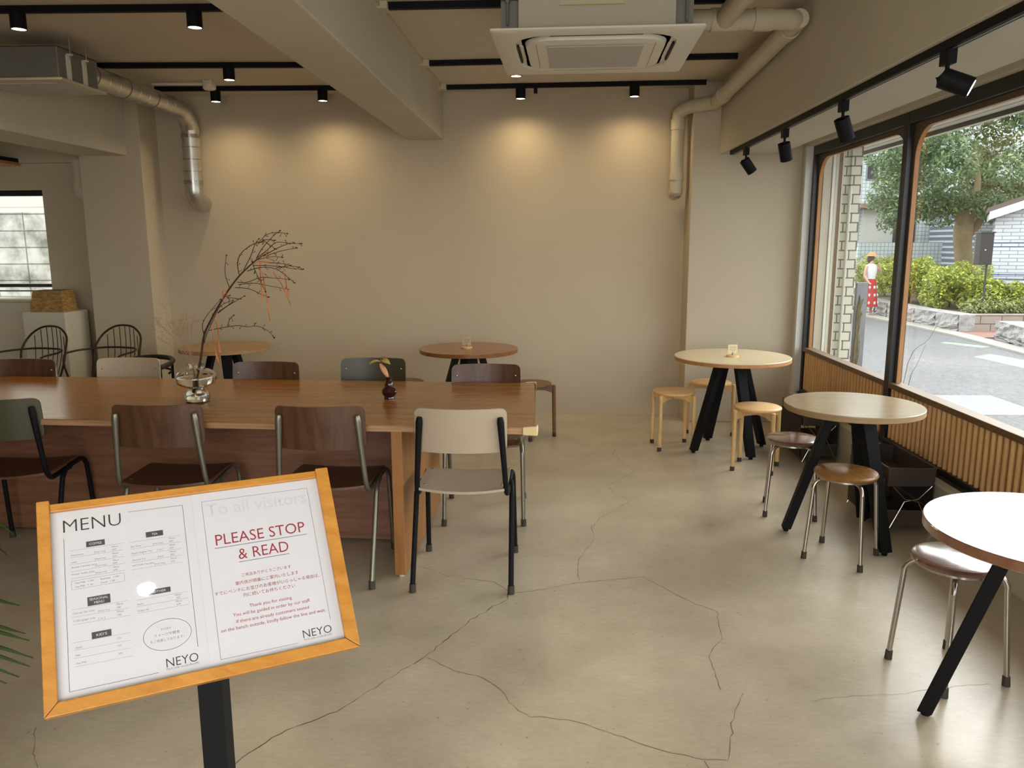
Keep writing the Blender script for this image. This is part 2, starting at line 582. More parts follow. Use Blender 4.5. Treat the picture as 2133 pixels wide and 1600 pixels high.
REDG = plain('dark_red_glass', (0.028, 0.004, 0.006, 1), 0.06, spec=0.9)
WATER = solid_glass('water', (0.97, 0.98, 0.95, 1), 1.33)
BARK = plain('dark_twig', lin(64, 36, 22), 0.8, var=0.2, scale=40)
RIBBON = plain('orange_ribbon', lin(200, 116, 60), 0.6)
GRASSD = plain('dry_grass', lin(160, 126, 98), 0.8)
PLINTH = plain('white_plaster', lin(200, 192, 172), 0.8, var=0.05, scale=5)
IRON = plain('dark_wire', lin(62, 46, 36), 0.45, metal=0.6)
LEATHER = plain('black_leather', lin(26, 20, 17), 0.4)
PANE = clear_glass('window_glass')
ACRYL = clear_glass('acrylic_sheet', (0.98, 0.98, 0.98, 1))
LENS = plain('warm_lamp_lens', (1, 0.9, 0.75, 1), 0.4, emit=(1.0, 0.78, 0.50, 1), estr=14)
LENSW = plain('white_lamp_lens', (1, 1, 1, 1), 0.4, emit=(0.85, 0.88, 1.0, 1), estr=6)
LENSR = plain('white_downlight_lens', (1, 1, 1, 1), 0.4, emit=(0.95, 0.97, 1.0, 1), estr=40)
PALM = plain('palm_leaf', lin(42, 64, 16), 0.4, var=0.25, scale=20)
ASPHALT = asphalt_mat()
STONE = stone_mat()

# ------------------------------------------------------------------ room shell
def yb(x):
    return 6.95 - 0.022 * x
H = 2.775
X0, XW, Y0 = -6.4, 2.03, -2.2
struct('floor', B().box(X0, 2.25, Y0, 7.3, -0.15, 0), FLOOR)
struct('ceiling', B().box(X0, 2.25, Y0, 7.3, H, H + 0.15), CEIL)
# thin cracks in the concrete
CR = [[(-0.925, 2.031), (-0.896, 2.106), (-0.817, 2.221), (-0.69, 2.319), (-0.536, 2.559), (-0.451, 2.686), (-0.384, 2.826), (-0.311, 2.975), (-0.227, 3.099), (-0.17, 3.17), (-0.173, 3.222)],
 [(-0.453, 2.679), (-0.338, 2.596), (-0.228, 2.547), (-0.161, 2.473), (-0.125, 2.392), (-0.053, 2.322), (0.003, 2.321), (0.118, 2.29), (0.185, 2.252), (0.285, 2.194), (0.349, 2.164), (0.419, 2.144), (0.469, 2.124), (0.536, 2.127)],
 [(0.469, 2.122), (0.465, 2.0)],
 [(0.536, 2.129), (0.568, 2.239), (0.596, 2.335), (0.632, 2.412), (0.666, 2.484)],
 [(-0.171, 3.231), (-0.069, 3.255), (0.031, 3.303), (0.122, 3.347), (0.214, 3.366), (0.318, 3.396), (0.435, 3.426), (0.494, 3.351), (0.568, 3.236), (0.63, 3.156), (0.702, 3.096), (0.691, 2.995), (0.678, 2.865), (0.605, 2.746), (0.597, 2.68), (0.598, 2.59), (0.596, 2.504)],
 [(0.142, 3.373), (0.14, 3.485), (0.144, 3.593), (0.198, 3.771), (0.243, 3.89), (0.235, 4.051), (0.292, 4.219), (0.386, 4.327), (0.417, 4.403), (0.496, 4.527), (0.461, 4.571), (0.399, 4.662), (0.384, 4.817), (0.477, 4.976), (0.579, 5.122), (0.555, 5.201), (0.512, 5.367), (0.472, 5.583), (0.497, 5.72)],
 [(-0.654, 3.522), (-0.538, 3.47), (-0.465, 3.397), (-0.427, 3.414), (-0.307, 3.356), (-0.245, 3.348), (-0.175, 3.255)],
 [(-1.623, 2.2), (-1.587, 2.138), (-1.547, 2.072), (-1.526, 2.048), (-1.492, 2.01)],
 [(0.897, 2.445), (1.006, 2.483), (1.17, 2.496), (1.426, 2.565), (1.531, 2.578)]]
WID = [0.0040, 0.0019, 0.0016, 0.0024, 0.0020, 0.0018, 0.0016, 0.0018, 0.0010]
b = B()
for pl, wd in zip(CR, WID):
    P = []
    for (a, c) in zip(pl, pl[1:]):
        n = max(2, int(math.hypot(c[0] - a[0], c[1] - a[1]) / 0.025))
        for k in range(n):
            t = k / n
            P.append((a[0] + (c[0] - a[0]) * t + random.gauss(0, 0.003), a[1] + (c[1] - a[1]) * t + random.gauss(0, 0.003)))
    P.append(pl[-1])
    L, R_ = [], []
    for i, p in enumerate(P):
        q0, q1 = P[max(i - 1, 0)], P[min(i + 1, len(P) - 1)]
        d = Vector((q1[0] - q0[0], q1[1] - q0[1], 0)).normalized()
        nn = Vector((-d.y, d.x, 0)) * wd * random.uniform(0.2, 0.75)
        L.append(b.bm.verts.new(Vector((p[0], p[1], 0.0006)) + nn))
        R_.append(b.bm.verts.new(Vector((p[0], p[1], 0.0006)) - nn))
    for i in range(len(P) - 1):
        b.bm.faces.new((L[i], R_[i], R_[i + 1], L[i + 1]))
tag(obj('floor_crack', b, CRACK, bpy.data.objects['floor'], False), kind='stuff')

# back wall with the small window at the far left
b = B()
def slab(x0, x1, z0, z1, t=0.2):
    b.hexa([(x0, yb(x0), z0), (x1, yb(x1), z0), (x1, yb(x1) + t, z0), (x0, yb(x0) + t, z0)],
           [(x0, yb(x0), z1), (x1, yb(x1), z1), (x1, yb(x1) + t, z1), (x0, yb(x0) + t, z1)])
WX0, WX1, WZ0, WZ1 = -5.7, -4.545, 1.0, 2.0
slab(WX1, 2.25, 0, H)
slab(X0, WX0, 0, H)
slab(WX0, WX1, 0, WZ0)
slab(WX0, WX1, WZ1, H)
struct('wall_back', b, WALL)
struct('trim_1', B().box(X0, -3.99, 6.98, 7.1, 2.225, H), WALL)
struct('wall_left', B().box(X0 - 0.2, X0, Y0, 7.3, 0, H), WALL)
b = B()
b.box(X0, -1.6, Y0 - 0.2, Y0, 0, H).box(1.6, 2.25, Y0 - 0.2, Y0, 0, H).box(-1.6, 1.6, Y0 - 0.2, Y0, 2.45, H)
struct('wall_front', b, WALL)
# columns and dropped beams
struct('wall_column', B().box(-3.985, -3.44, 6.72, 7.05, 0, H), WALL, bevel=0.006)
struct('wall_column', B().box(1.152, 2.045, 6.655, 6.95, 0, H), WALL, bevel=0.006)
struct('ceiling_beam', B().box(-3.97, -3.56, Y0, 6.72, 2.25, H), BEAM, bevel=0.006)
b = B()
b.hexa([(-1.285, Y0, 2.37), (-0.94, Y0, 2.37), (-0.908, 6.98, 2.385), (-1.215, 6.98, 2.385)],
       [(-1.285, Y0, H), (-0.94, Y0, H), (-0.908, 6.98, H), (-1.215, 6.98, H)])
struct('ceiling_beam', b, BEAM, bevel=0.008)
struct('ceiling_beam', B().box(1.37, 1.84, Y0, 6.655, 2.21, H), BEAM, bevel=0.004)
# right wall: low wall, lintel, recess above the windows
struct('wall_right', B().box(XW, 2.25, Y0, 6.66, 0, 0.262).box(XW, 2.25, Y0, 6.66, 2.255, H).box(1.84, XW, Y0, 6.655, 2.31, H)
       .box(XW, 2.25, 6.60, 6.95, 0.262, 2.255).box(XW, 2.25, Y0, -1.62, 0.262, 2.255), BEAM)
struct('trim_2', B().box(XW - 0.012, XW + 0.05, Y0, 6.60, 0.262, 0.276), WHITEP)
struct('trim_3', B().box(XW + 0.0, XW + 0.10, 6.555, 6.60, 0.276, 2.255), plain('jamb_white', lin(205, 203, 196), 0.5))

def slope_arc(y, z, r, a0, a1, n=8):
    return [(y + r * math.cos(a0 + (a1 - a0) * i / n), z + r * math.sin(a0 + (a1 - a0) * i / n)) for i in range(n + 1)]

def make_window(k, y0, y1):
    """one bay of the shop window between y0 and y1"""
    r = bpy.data.objects.new('window_%d' % k, None)
    COL.objects.link(r)
    r['kind'] = 'structure'
    XA, XB = 2.085, 2.165
    f = B()
    f.box(XA, XB, y0, y0 + 0.032, 0.276, 2.255).box(XA, XB, y1 - 0.032, y1, 0.276, 2.255)
    f.box(XA, XB, y0 + 0.032, y1 - 0.032, 0.276, 0.318).box(XA, XB, y0 + 0.032, y1 - 0.032, 2.185, 2.255)
    f.box(XA - 0.02, XA, y0, y1, 0.276, 0.290)
    obj('window_frame', f, BLACKALU, r, False, 0.003)
    ya, yc, zt, zb = y0 + 0.032, y1 - 0.032, 2.185, 0.655
    wd, rad = 0.028, 0.17
    def px(poly):
        s.prism([(2.124, y, z) for y, z in poly], (0.024, 0, 0))
    s = B()
    px([(ya, zb), (ya + wd, zb), (ya + wd, zt), (ya, zt)])
    px([(yc - wd, zb), (yc, zb), (yc, zt), (yc - wd, zt)])
    px([(ya + wd, zt - wd), (yc - wd, zt - wd), (yc - wd, zt), (ya + wd, zt)])
    cz = zt - wd - rad
    px([(ya + wd, zt - wd)] + slope_arc(ya + wd + rad, cz, rad, PI, PI / 2))
    px([(yc - wd, zt - wd)] + slope_arc(yc - wd - rad, cz, rad, 0, PI / 2))
    obj('wooden_surround', s, SURR, r, False)
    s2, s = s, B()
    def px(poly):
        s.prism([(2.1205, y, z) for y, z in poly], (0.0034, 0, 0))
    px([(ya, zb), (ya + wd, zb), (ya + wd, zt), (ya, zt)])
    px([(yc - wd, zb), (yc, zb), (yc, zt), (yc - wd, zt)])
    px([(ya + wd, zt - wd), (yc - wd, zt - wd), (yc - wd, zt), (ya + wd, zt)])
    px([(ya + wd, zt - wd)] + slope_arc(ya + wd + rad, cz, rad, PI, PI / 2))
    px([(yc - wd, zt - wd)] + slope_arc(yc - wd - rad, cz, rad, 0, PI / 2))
    obj('surround_shade_face', s, FACE, r, False)  # thin plate added to carry the unlit tone of the room side
    d = B()
    n = int((yc - ya) / 0.052)
    for i in range(n):
        y = ya + (i + 0.5) * (yc - ya) / n
        d.cyl((2.113, y, 0.318), (2.113, y, 0.628), 0.0155, seg=10)
    obj('slat_panel', d, SLAT, r)
    obj('slat_backing', B().box(2.128, 2.15, ya, yc, 0.318, 0.628), SLATB, r, False)
    obj('sill_rail', B().box(2.085, 2.165, ya, yc, 0.628, 0.662), RAILW, r, False, 0.003)
    obj('glass_pane', B().box(2.158, 2.160, ya, yc, zb, zt), PANE, r, False)
    return r
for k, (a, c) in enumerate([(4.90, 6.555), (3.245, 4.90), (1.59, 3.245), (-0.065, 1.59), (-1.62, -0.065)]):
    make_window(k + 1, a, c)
# small window in the back wall
r = bpy.data.objects.new('window_6', None)
COL.objects.link(r)
r['kind'] = 'structure'
yw = yb(-5) + 0.10
f = B()
f.box(WX0, WX1, yw - 0.02, yw + 0.04, WZ1 - 0.05, WZ1).box(WX1 - 0.012, WX1, yw - 0.02, yw + 0.04, WZ0, WZ1)
f.box(WX0, WX1, yw - 0.02, yw + 0.03, 1.125, 1.155).box(WX0, WX1, yw - 0.02, yw + 0.03, 1.085, 1.095)
f.box(WX0, WX1, yw - 0.02, yw + 0.04, WZ0, WZ0 + 0.03)
obj('window_frame', f, BLACKALU, r, False)
obj('glass_pane', B().box(WX0, WX1, yw + 0.012, yw + 0.015, WZ0, WZ1), PANE, r, False)

# ------------------------------------------------------------------ ceiling: tracks, spotlights
def make_track(p0, p1, label):
    t = thing('lighting_track', label, 'lighting track', p0, 0, 'black ceiling lighting tracks')
    d = Vector(p1) - Vector(p0)
    obj('track_rail', B().bar((0, 0, -0.018), (d.x, d.y, -0.018), 0.034, 0.036), BLACK, t, False, 0.003)
    u = d.normalized()
    obj('end_cap', B().bar((-u.x * 0.012, -u.y * 0.012, -0.018), (0, 0, -0.018), 0.037, 0.036), BLACK, t, False)
    obj('end_cap', B().bar((d.x, d.y, -0.018), (d.x + u.x * 0.012, d.y + u.y * 0.012, -0.018), 0.037, 0.036), BLACK, t, False)
    return t
make_track((-3.40, 4.38, H), (-1.30, 4.44, H), 'black lighting track nearest the viewer on the ceiling left of the big beam')
make_track((-0.87, 4.45, H), (0.95, 4.44, H), 'black lighting track running behind the top of the white ceiling air conditioner')
make_track((-3.18, 5.735, H), (-1.27, 5.83, H), 'middle black lighting track on the ceiling left of the big beam')
make_track((-0.86, 5.81, H), (1.26, 5.72, H), 'middle black lighting track on the ceiling right of the big beam')
make_track((-3.20, 6.595, H), (-1.25, 6.655, H), 'black lighting track along the back wall left of the big beam')
t3 = make_track((-0.85, 6.677, H), (1.22, 6.60, H), 'black lighting track along the back wall right of the big beam')
obj('feed_block', B().box(0.72, 0.75, -0.036, 0.0, -0.075, -0.034), BLACK, t3, False)

def spot_light(parent, loc, energy, color, size_deg, blend, rot=(0, 0, 0)):
    l = bpy.data.lights.new('spot_beam', 'SPOT')
    l.energy, l.color = energy, color
    l.spot_size, l.spot_blend = math.radians(size_deg), blend
    l.shadow_soft_size = 0.03
    o = bpy.data.objects.new('spot_beam', l)
    COL.objects.link(o)
    o.parent = parent
    o.location = loc
    o.rotation_euler = rot
    return o
def make_spot(label):
    t = thing('track_spotlight', label, 'spotlight', (0, 0, 0), 0, 'black cylinder ceiling spotlights')
    b = B()
    b.lathe([(0, 0.0), (0.040, 0.0), (0.040, -0.082), (0.036, -0.082), (0.036, -0.070), (0, -0.070)], 28)
    obj('housing', b, BLACK, t)
    obj('lamp_lens', B().lathe([(0, -0.071), (0.036, -0.071), (0.036, -0.0785), (0, -0.0785)], 24), LENS, t)
    spot_light(t, (0, 0, -0.084), SPOT_W, SPOT_COL, 158, 1.0)
    return t
SP = [(-2.87, 4.40, 'lit black ceiling spotlight at the left end of the front track'),
      (-1.91, 4.425, 'lit black ceiling spotlight on the front track beside the big beam'),
      (-2.275, 5.785, 'lit black ceiling spotlight on the middle track left of the big beam'),
      (-0.236, 5.785, 'lit ceiling spotlight peeking out below the rear edge of the air conditioner'),
      (-2.728, 6.625, 'lit black spotlight on the back wall track nearest the silver duct'),
      (-1.849, 6.645, 'lit black spotlight on the back wall track close left of the big beam'),
      (-0.236, 6.655, 'lit black spotlight on the back wall track above the brown round table'),
      (0.673, 6.62, 'rightmost lit black spotlight on the back wall track, nearest the elbow pipe')]
s0 = None
for x, y, lb in SP:
    if s0 is None:
        s0 = make_spot(lb)
        s0.location = (x, y, H - 0.036)
    else:
        dup(s0, (x, y, H - 0.036), 0, lb)
# unseen spotlight added to brighten the menu board
for x, y in ((-0.9, 0.3),):
    dup(s0, (x, y, H), 0, 'added unseen black ceiling spotlight brightening the menu board')
# round downlight over the entrance, mirrored in the menu board
t = thing('round_downlight', 'round white downlight over the entrance, seen only as a glare on the menu', 'ceiling light', (0.083, -0.173, H))
obj('trim_ring', B().lathe([(0, 0), (0.060, 0), (0.060, -0.02), (0.038, -0.025), (0.038, -0.012), (0, -0.012)], 32), WHITEP, t)
obj('lamp_lens', B().lathe([(0, -0.013), (0.034, -0.013), (0.034, -0.018), (0, -0.018)], 32), LENSR, t)

# smoke detector and its conduit
t = thing('smoke_detector', 'small white smoke detector on the ceiling beside the silver duct', 'detector', (-2.68, 6.40, H))
obj('detector_body', B().box(-0.035, 0.035, -0.035, 0.035, -0.03, 0).lathe([(0, -0.03), (0.05, -0.03), (0.05, -0.055), (0.04, -0.066), (0, -0.066)], 24), WHITEP, t)
obj('conduit', B().tube([(-0.035, 0, -0.02), (-0.45, -0.02, -0.02)], 0.010, 8), WHITEP, t)

# white cable trunking along the big beam
t = thing('cable_trunking', 'white cable trunking with junction boxes along the right side of the big beam', 'cable trunking', (-0.925, 0, H))
obj('trunking_run', B().bar((-0.01, 2.6, -0.016), (0.035, 6.72, -0.016), 0.032, 0.032), PVC, t, False, 0.003)
for y in (4.45, 5.81, 6.66):
    x = -0.01 + (y - 2.6) / 4.1 * 0.045
    obj('junction_box', B().box(x - 0.03, x + 0.055, y - 0.05, y + 0.05, -0.040, 0), PVC, t, False, 0.006)

# right-hand track on the beam soffit with its four adjustable heads
t = thing('lighting_track', 'long black lighting track under the beam along the shop window', 'lighting track', (1.41, 6.36, 2.21), 0, 'black ceiling lighting tracks')
obj('track_rail', B().box(-0.018, 0.018, -8.0, 0, -0.032, 0), BLACK, t, False, 0.002)
obj('track_slot', B().box(-0.004, 0.004, -8.0, -0.02, -0.0335, -0.0315), GREYM, t, False)
obj('end_cap', B().box(-0.019, 0.019, 0, 0.014, -0.032, 0), BLACK, t, False)
def make_head(y, d, label, lens):
    t = thing('window_spotlight', label, 'spotlight', (1.41, y, 2.178), 0, 'adjustable black spotlights along the shop window')
    obj('adapter', B().box(-0.016, 0.016, -0.033, 0.033, -0.050, 0), BLACK, t, False, 0.002)
    obj('stem', B().cyl((0, 0, -0.050), (0, 0, -0.100), 0.0075, seg=10), BLACK, t)
    d = Vector(d).normalized()
    c = Vector((0, 0, -0.098)) + d * 0.030
    p0, p1 = c - d * 0.048, c + d * 0.058
    h = B().tube([p0, p0, p1 - d * 0.0], [0.020, 0.036, 0.036], 24)
    obj('lamp_head', h, BLACK, t)
    obj('lamp_lens', B().tube([p1, p1 + d * 0.0015], 0.027, 20), lens, t)
    return t
make_head(5.93, (0.62, 0.15, -0.80), 'black track spotlight deepest along the shop window, tilted towards the glass', LENSW)
make_head(4.985, (0.30, 0.30, -0.95), 'second black track spotlight from the far end of the window track', LENSW)
make_head(4.03, (0.42, 0.25, -0.90), 'third black track spotlight from the far end of the window track', LENSW)
make_head(3.02, (0.80, -0.38, -0.40), 'nearest black track spotlight, turned sideways with its white lens showing', LENSW)

# ------------------------------------------------------------------ air conditioner
ac = thing('ceiling_air_conditioner', 'large white ceiling cassette air conditioner with a grey grille', 'air conditioner', (0.218, 4.131, 2.43), math.radians(-1.8))
hw, hd = 0.472, 0.463
b = B()
N = 20
def rr_loop(ax, ay, rad, z, n=6):
    out = []
    for cx, cy, a in ((ax - rad, ay - rad, 0), (-ax + rad, ay - rad, PI / 2), (-ax + rad, -ay + rad, PI), (ax - rad, -ay + rad, 1.5 * PI)):
        for i in range(n + 1):
            t = a + PI / 2 * i / n
            out.append((cx + rad * math.cos(t), cy + rad * math.sin(t), z))
    return out
def loft(b, loops, cap0=False, cap1=False):
    rings = [[b.bm.verts.new(p) for p in l] for l in loops]
    n = len(rings[0])
    for a, c in zip(rings, rings[1:]):
        for i in range(n):
            j = (i + 1) % n
            b.bm.faces.new((a[i], a[j], c[j], c[i]))
    if cap0: b.bm.faces.new(rings[0][::-1])
    if cap1: b.bm.faces.new(rings[-1])
    return b
loft(b, [rr_loop(hw, hd, 0.01, 0.012), rr_loop(hw, hd, 0.01, 0.004), rr_loop(hw - 0.006, hd - 0.006, 0.02, 0.0), rr_loop(0.375, 0.365, 0.16, 0.0), rr_loop(0.368, 0.358, 0.155, 0.022),
         rr_loop(0.335, 0.325, 0.14, 0.022), rr_loop(0.325, 0.315, 0.135, -0.008), rr_loop(0.28, 0.27, 0.03, -0.012), rr_loop(0.277, 0.267, 0.03, -0.006), rr_loop(0.274, 0.264, 0.03, -0.012), rr_loop(0.235, 0.235, 0.015, -0.012)], True, True)
obj('panel', b, WHITEP, ac)
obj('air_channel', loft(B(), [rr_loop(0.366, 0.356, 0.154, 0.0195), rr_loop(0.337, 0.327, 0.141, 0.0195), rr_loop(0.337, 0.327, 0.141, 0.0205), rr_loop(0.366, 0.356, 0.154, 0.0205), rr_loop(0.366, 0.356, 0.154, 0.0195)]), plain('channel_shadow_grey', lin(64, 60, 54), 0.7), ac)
obj('intake_grille', B().box(-0.225, 0.225, -0.225, 0.225, -0.018, -0.0125), GREYP, ac, False, 0.003)
for k, (sx, sy, ln) in enumerate([(0, -1, 0.19), (0, 1, 0.19), (1, 0, 0.15), (-1, 0, 0.15)]):
    b = B()
    if sx == 0:
        b.box(-ln, ln, sy * 0.343 - 0.011, sy * 0.343 + 0.011, 0.008, 0.016)
    else:
        b.box(sx * 0.352 - 0.010, sx * 0.352 + 0.010, -ln, ln, 0.008, 0.016)
    obj('air_vane', b, WHITEP, ac, False, 0.004)
    b = B()
    if sx == 0:
        b.box(-ln - 0.02, ln + 0.02, sy * 0.356 - 0.004, sy * 0.356 + 0.004, 0.0, 0.022)
    else:
        b.box(sx * 0.366 - 0.004, sx * 0.366 + 0.004, -ln - 0.02, ln + 0.02, 0.0, 0.022)
    obj('air_slot', b, BLACK, ac, False)
obj('body', B().box(-0.35, 0.35, -0.38, 0.38, 0.012, 0.30), plain('ac_body_paint', lin(176, 170, 152), 0.6), ac, False, 0.004)
obj('warning_label', B().box(-0.16, 0.12, -0.382, -0.3805, 0.125, 0.20), plain('pale_sticker', lin(186, 180, 156), 0.6), ac, False)
obj('label_border', B().box(-0.165, 0.125, -0.3835, -0.3822, 0.121, 0.125), plain('yellow_line', lin(170, 150, 70), 0.6), ac, False)
for sx in (-1, 1):
    for sy in (-1, 1):
        br = obj('corner_bracket', B().box(sx * 0.352, sx * 0.432, sy * 0.36 - 0.03, sy * 0.36 + 0.03, 0.16, 0.175).box(sx * 0.352, sx * 0.432, sy * 0.33 - 0.002, sy * 0.33 + 0.002, 0.012, 0.30), GREYM, ac, False)
        obj('hanger_rod', B().cyl((sx * 0.40, sy * 0.36, 0.05), (sx * 0.40, sy * 0.36, 0.345), 0.006, seg=8).cyl((sx * 0.40, sy * 0.36, 0.145), (sx * 0.40, sy * 0.36, 0.158), 0.013, seg=6), GREYM, br, False)

# ------------------------------------------------------------------ pipes and ducts
t = thing('waste_pipe', 'beige pipe running under the ceiling and down the back wall by the right column', 'pipe', (0, 0, 0))
main = [(1.05, 6.86, 1.915), (1.05, 6.79, 1.925), (1.05, 6.775, 1.98), (1.05, 6.77, 2.49), (1.07, 6.74, 2.56), (1.13, 6.66, 2.585), (1.20, 6.57, 2.585), (1.27, 6.47, 2.585), (1.293, 6.36, 2.59), (1.30, 4.62, 2.655), (1.285, 4.50, 2.66), (1.20, 4.46, 2.66), (0.70, 4.44, 2.66)]
obj('pipe_run', B().tube(main, 0.052, 20, smooth=5), PVC, t)
for p, q in (((1.05, 6.77, 2.42), (1.05, 6.77, 2.50)), ((1.293, 6.30, 2.592), (1.294, 6.20, 2.596)), ((1.30, 4.68, 2.652), (1.30, 4.60, 2.655)), ((1.05, 6.775, 2.02), (1.05, 6.775, 2.08)), ((1.16, 4.455, 2.66), (1.06, 4.45, 2.66)), ((0.98, 4.448, 2.66), (0.84, 4.445, 2.66))):
    obj('pipe_socket', B().cyl(p, q, 0.0585, seg=20), PVC, t)
br = obj('branch_pipe', B().tube([(0.91, 4.44, 2.66), (0.91, 3.85, 2.665)], 0.052, 20), PVC, t)
obj('pipe_socket', B().cyl((0.91, 4.00, 2.664), (0.91, 3.80, 2.667), 0.060, seg=20), PVC, br)
obj('pipe_socket', B().cyl((0.70, 3.82, 2.667), (1.0, 3.80, 2.667), 0.060, seg=20), PVC, br)
t = thing('silver_air_duct', 'shiny silver spiral air duct bending down the back wall', 'air duct', (0, 0, 0))
dp = [(-3.05, 5.24, 2.615), (-3.05, 6.50, 2.615), (-3.05, 6.70, 2.595), (-3.053, 6.82, 2.50), (-3.055, 6.835, 2.38), (-3.057, 6.835, 2.02), (-3.057, 6.85, 1.93), (-3.057, 6.91, 1.875), (-3.057, 6.97, 1.865), (-3.057, 7.012, 1.865)]
obj('duct_run', B().tube(dp, 0.072, 28, smooth=6), GALV, t)
for i in range(9):
    y = 5.36 + i * 0.135
    obj('duct_seam', B().cyl((-3.05, y, 2.615), (-3.05, y + 0.012, 2.615), 0.0735, seg=28), GREYM if i % 3 == 0 else GALV, t)
for z0 in (2.32, 2.22, 2.12):
    obj('duct_seam', B().cyl((-3.056, 6.835, z0), (-3.056, 6.835, z0 + 0.008), 0.0735, seg=28), CHROME, t)
for z0 in (2.40, 2.02):
    obj('duct_clamp', B().cyl((-3.056, 6.835, z0), (-3.056, 6.835, z0 + 0.03), 0.078, seg=28), CHROME, t)
# ventilation unit at the far left
v = thing('ventilation_unit', 'dark grey boxed ventilation unit hung from the ceiling at the upper left', 'ventilation unit', (-2.95, 4.86, 2.50))
obj('housing', B().box(-0.47, 0, 0, 0.42, 0.0, 0.185), GREYM, v, False, 0.006)
obj('top_flange', B().box(-0.475, 0.006, -0.006, 0.426, 0.185, 0.191), CHROME, v, False)
obj('intake_panel', B().box(-0.53, 0.035, -0.035, 0.46, -0.016, 0.0), PVC, v, False, 0.005)
b = B()
for i in range(16):
    b.box(-0.46, -0.05, 0.05 + i * 0.02, 0.062 + i * 0.02, -0.021, -0.016)
obj('louvre', b, GREYP, v, False)
for y in (0.10, 0.27):
    st = obj('hanging_strap', B().box(0.0, 0.008, y - 0.02, y + 0.02, 0.0, 0.15).box(0.0, 0.03, y - 0.012, y + 0.012, 0.15, 0.158), WHITEP, v, False)
    obj('hanger_rod', B().cyl((0.02, y, 0.13), (0.02, y, 0.275), 0.005, seg=8), CHROME, st)
t = thing('drain_pipe', 'short painted pipe with an elbow beside the left column', 'pipe', (-4.055, 6.82, 0))
obj('pipe_run', B().tube([(0, 0, 2.225), (0, 0, 2.03), (0.0, 0, 1.975), (0.03, 0.0, 1.93), (0.075, 0.02, 1.925)], 0.048, 18, smooth=4), PVC, t)
obj('pipe_socket', B().cyl((0, 0, 2.08), (0, 0, 2.0), 0.054, seg=18), PVC, t)

# ------------------------------------------------------------------ big table
bt = thing('communal_table', 'long brown veneered communal table with chairs on both sides', 'table', (0, 0, 0))
TZ = 0.72
NR, FR, FL, NL = Vector((-0.056, 3.335, 0)), Vector((-0.080, 4.455, 0)), Vector((-3.42, 4.612, 0)), Vector((-3.42, 3.503, 0))
def at_z(p, z):
    return (p[0], p[1], z)
obj('tabletop', B().hexa([at_z(p, TZ - 0.004) for p in (NR, FR, FL, NL)], [at_z(p, TZ) for p in (NR, FR, FL, NL)]), TABLEW, bt, False)
obj('edge_band', B().hexa([at_z(p, TZ - 0.030) for p in (NR, FR, FL, NL)], [at_z(p, TZ - 0.004) for p in (NR, FR, FL, NL)]), TEDGE, bt, False)
ang = math.radians(177.2)
ux = Vector((math.cos(ang), math.sin(ang), 0))
uy = Vector((0.018, 0.9998, 0))
def tb(p, du, dv, z):
    q = Vector(p) + ux * du + uy * dv
    return (q.x, q.y, z)
P0 = Vector((-0.650, 3.375, 0))
def tpanel(name, u0, u1, v0, v1, z0, z1, mat):
    return obj(name, B().hexa([tb(P0, u, v_, z0) for u, v_ in ((u0, v0), (u1, v0), (u1, v1), (u0, v1))], [tb(P0, u, v_, z1) for u, v_ in ((u0, v0), (u1, v0), (u1, v1), (u0, v1))]), mat, bt, False, 0.002)
tpanel('leg_panel', 0.0, 0.050, 0.0, 1.04, 0.012, TZ - 0.030, TABLEP)
tpanel('leg_panel', 2.45, 2.50, 0.0, 1.04, 0.012, TZ - 0.030, TABLEP)
tpanel('modesty_panel', 0.050, 2.45, 0.43, 0.455, 0.012, TZ - 0.030, PANELW)
tpanel('modesty_panel', 0.050, 2.45, 0.62, 0.645, 0.012, TZ - 0.030, PANELW)
for v_ in (0.03, 0.98):
    for u in (0.025, 2.475):
        q = tb(P0, u, v_, 0)
        obj('glide', B().cyl((q[0], q[1], 0), (q[0], q[1], 0.014), 0.014, seg=12), WHITEP, bt)
def corner_guard(p, sx, sy, label):
    t = thing('corner_guard', label, 'corner guard', (p.x, p.y, TZ - 0.034), 0, 'cream corner guards on the big table')
    b = B()
    prof = [(-0.055, 0.006), (0.008, 0.008), (0.008, -0.055), (-0.012, -0.012)]
    poly = [(x * 1.0, -sy * y if sy > 0 else y, 0) for x, y in prof]
    if sy < 0:
        poly = [(-0.058, -0.006, 0), (0.010, -0.012, 0), (0.012, 0.058, 0), (-0.004, 0.004, 0)]
    else:
        poly = [(-0.058, 0.006, 0), (0.010, 0.012, 0), (0.012, -0.058, 0), (-0.004, -0.004, 0)]
    b.prism(poly, (0, 0, 0.041))
    obj('guard_shell', b, CREAM, t, True, 0.005)
    return t
corner_guard(NR, 1, -1, 'cream rubber corner guard on the near right corner of the big table')
corner_guard(FR, 1, 1, 'cream rubber corner guard on the far right corner of the big table')

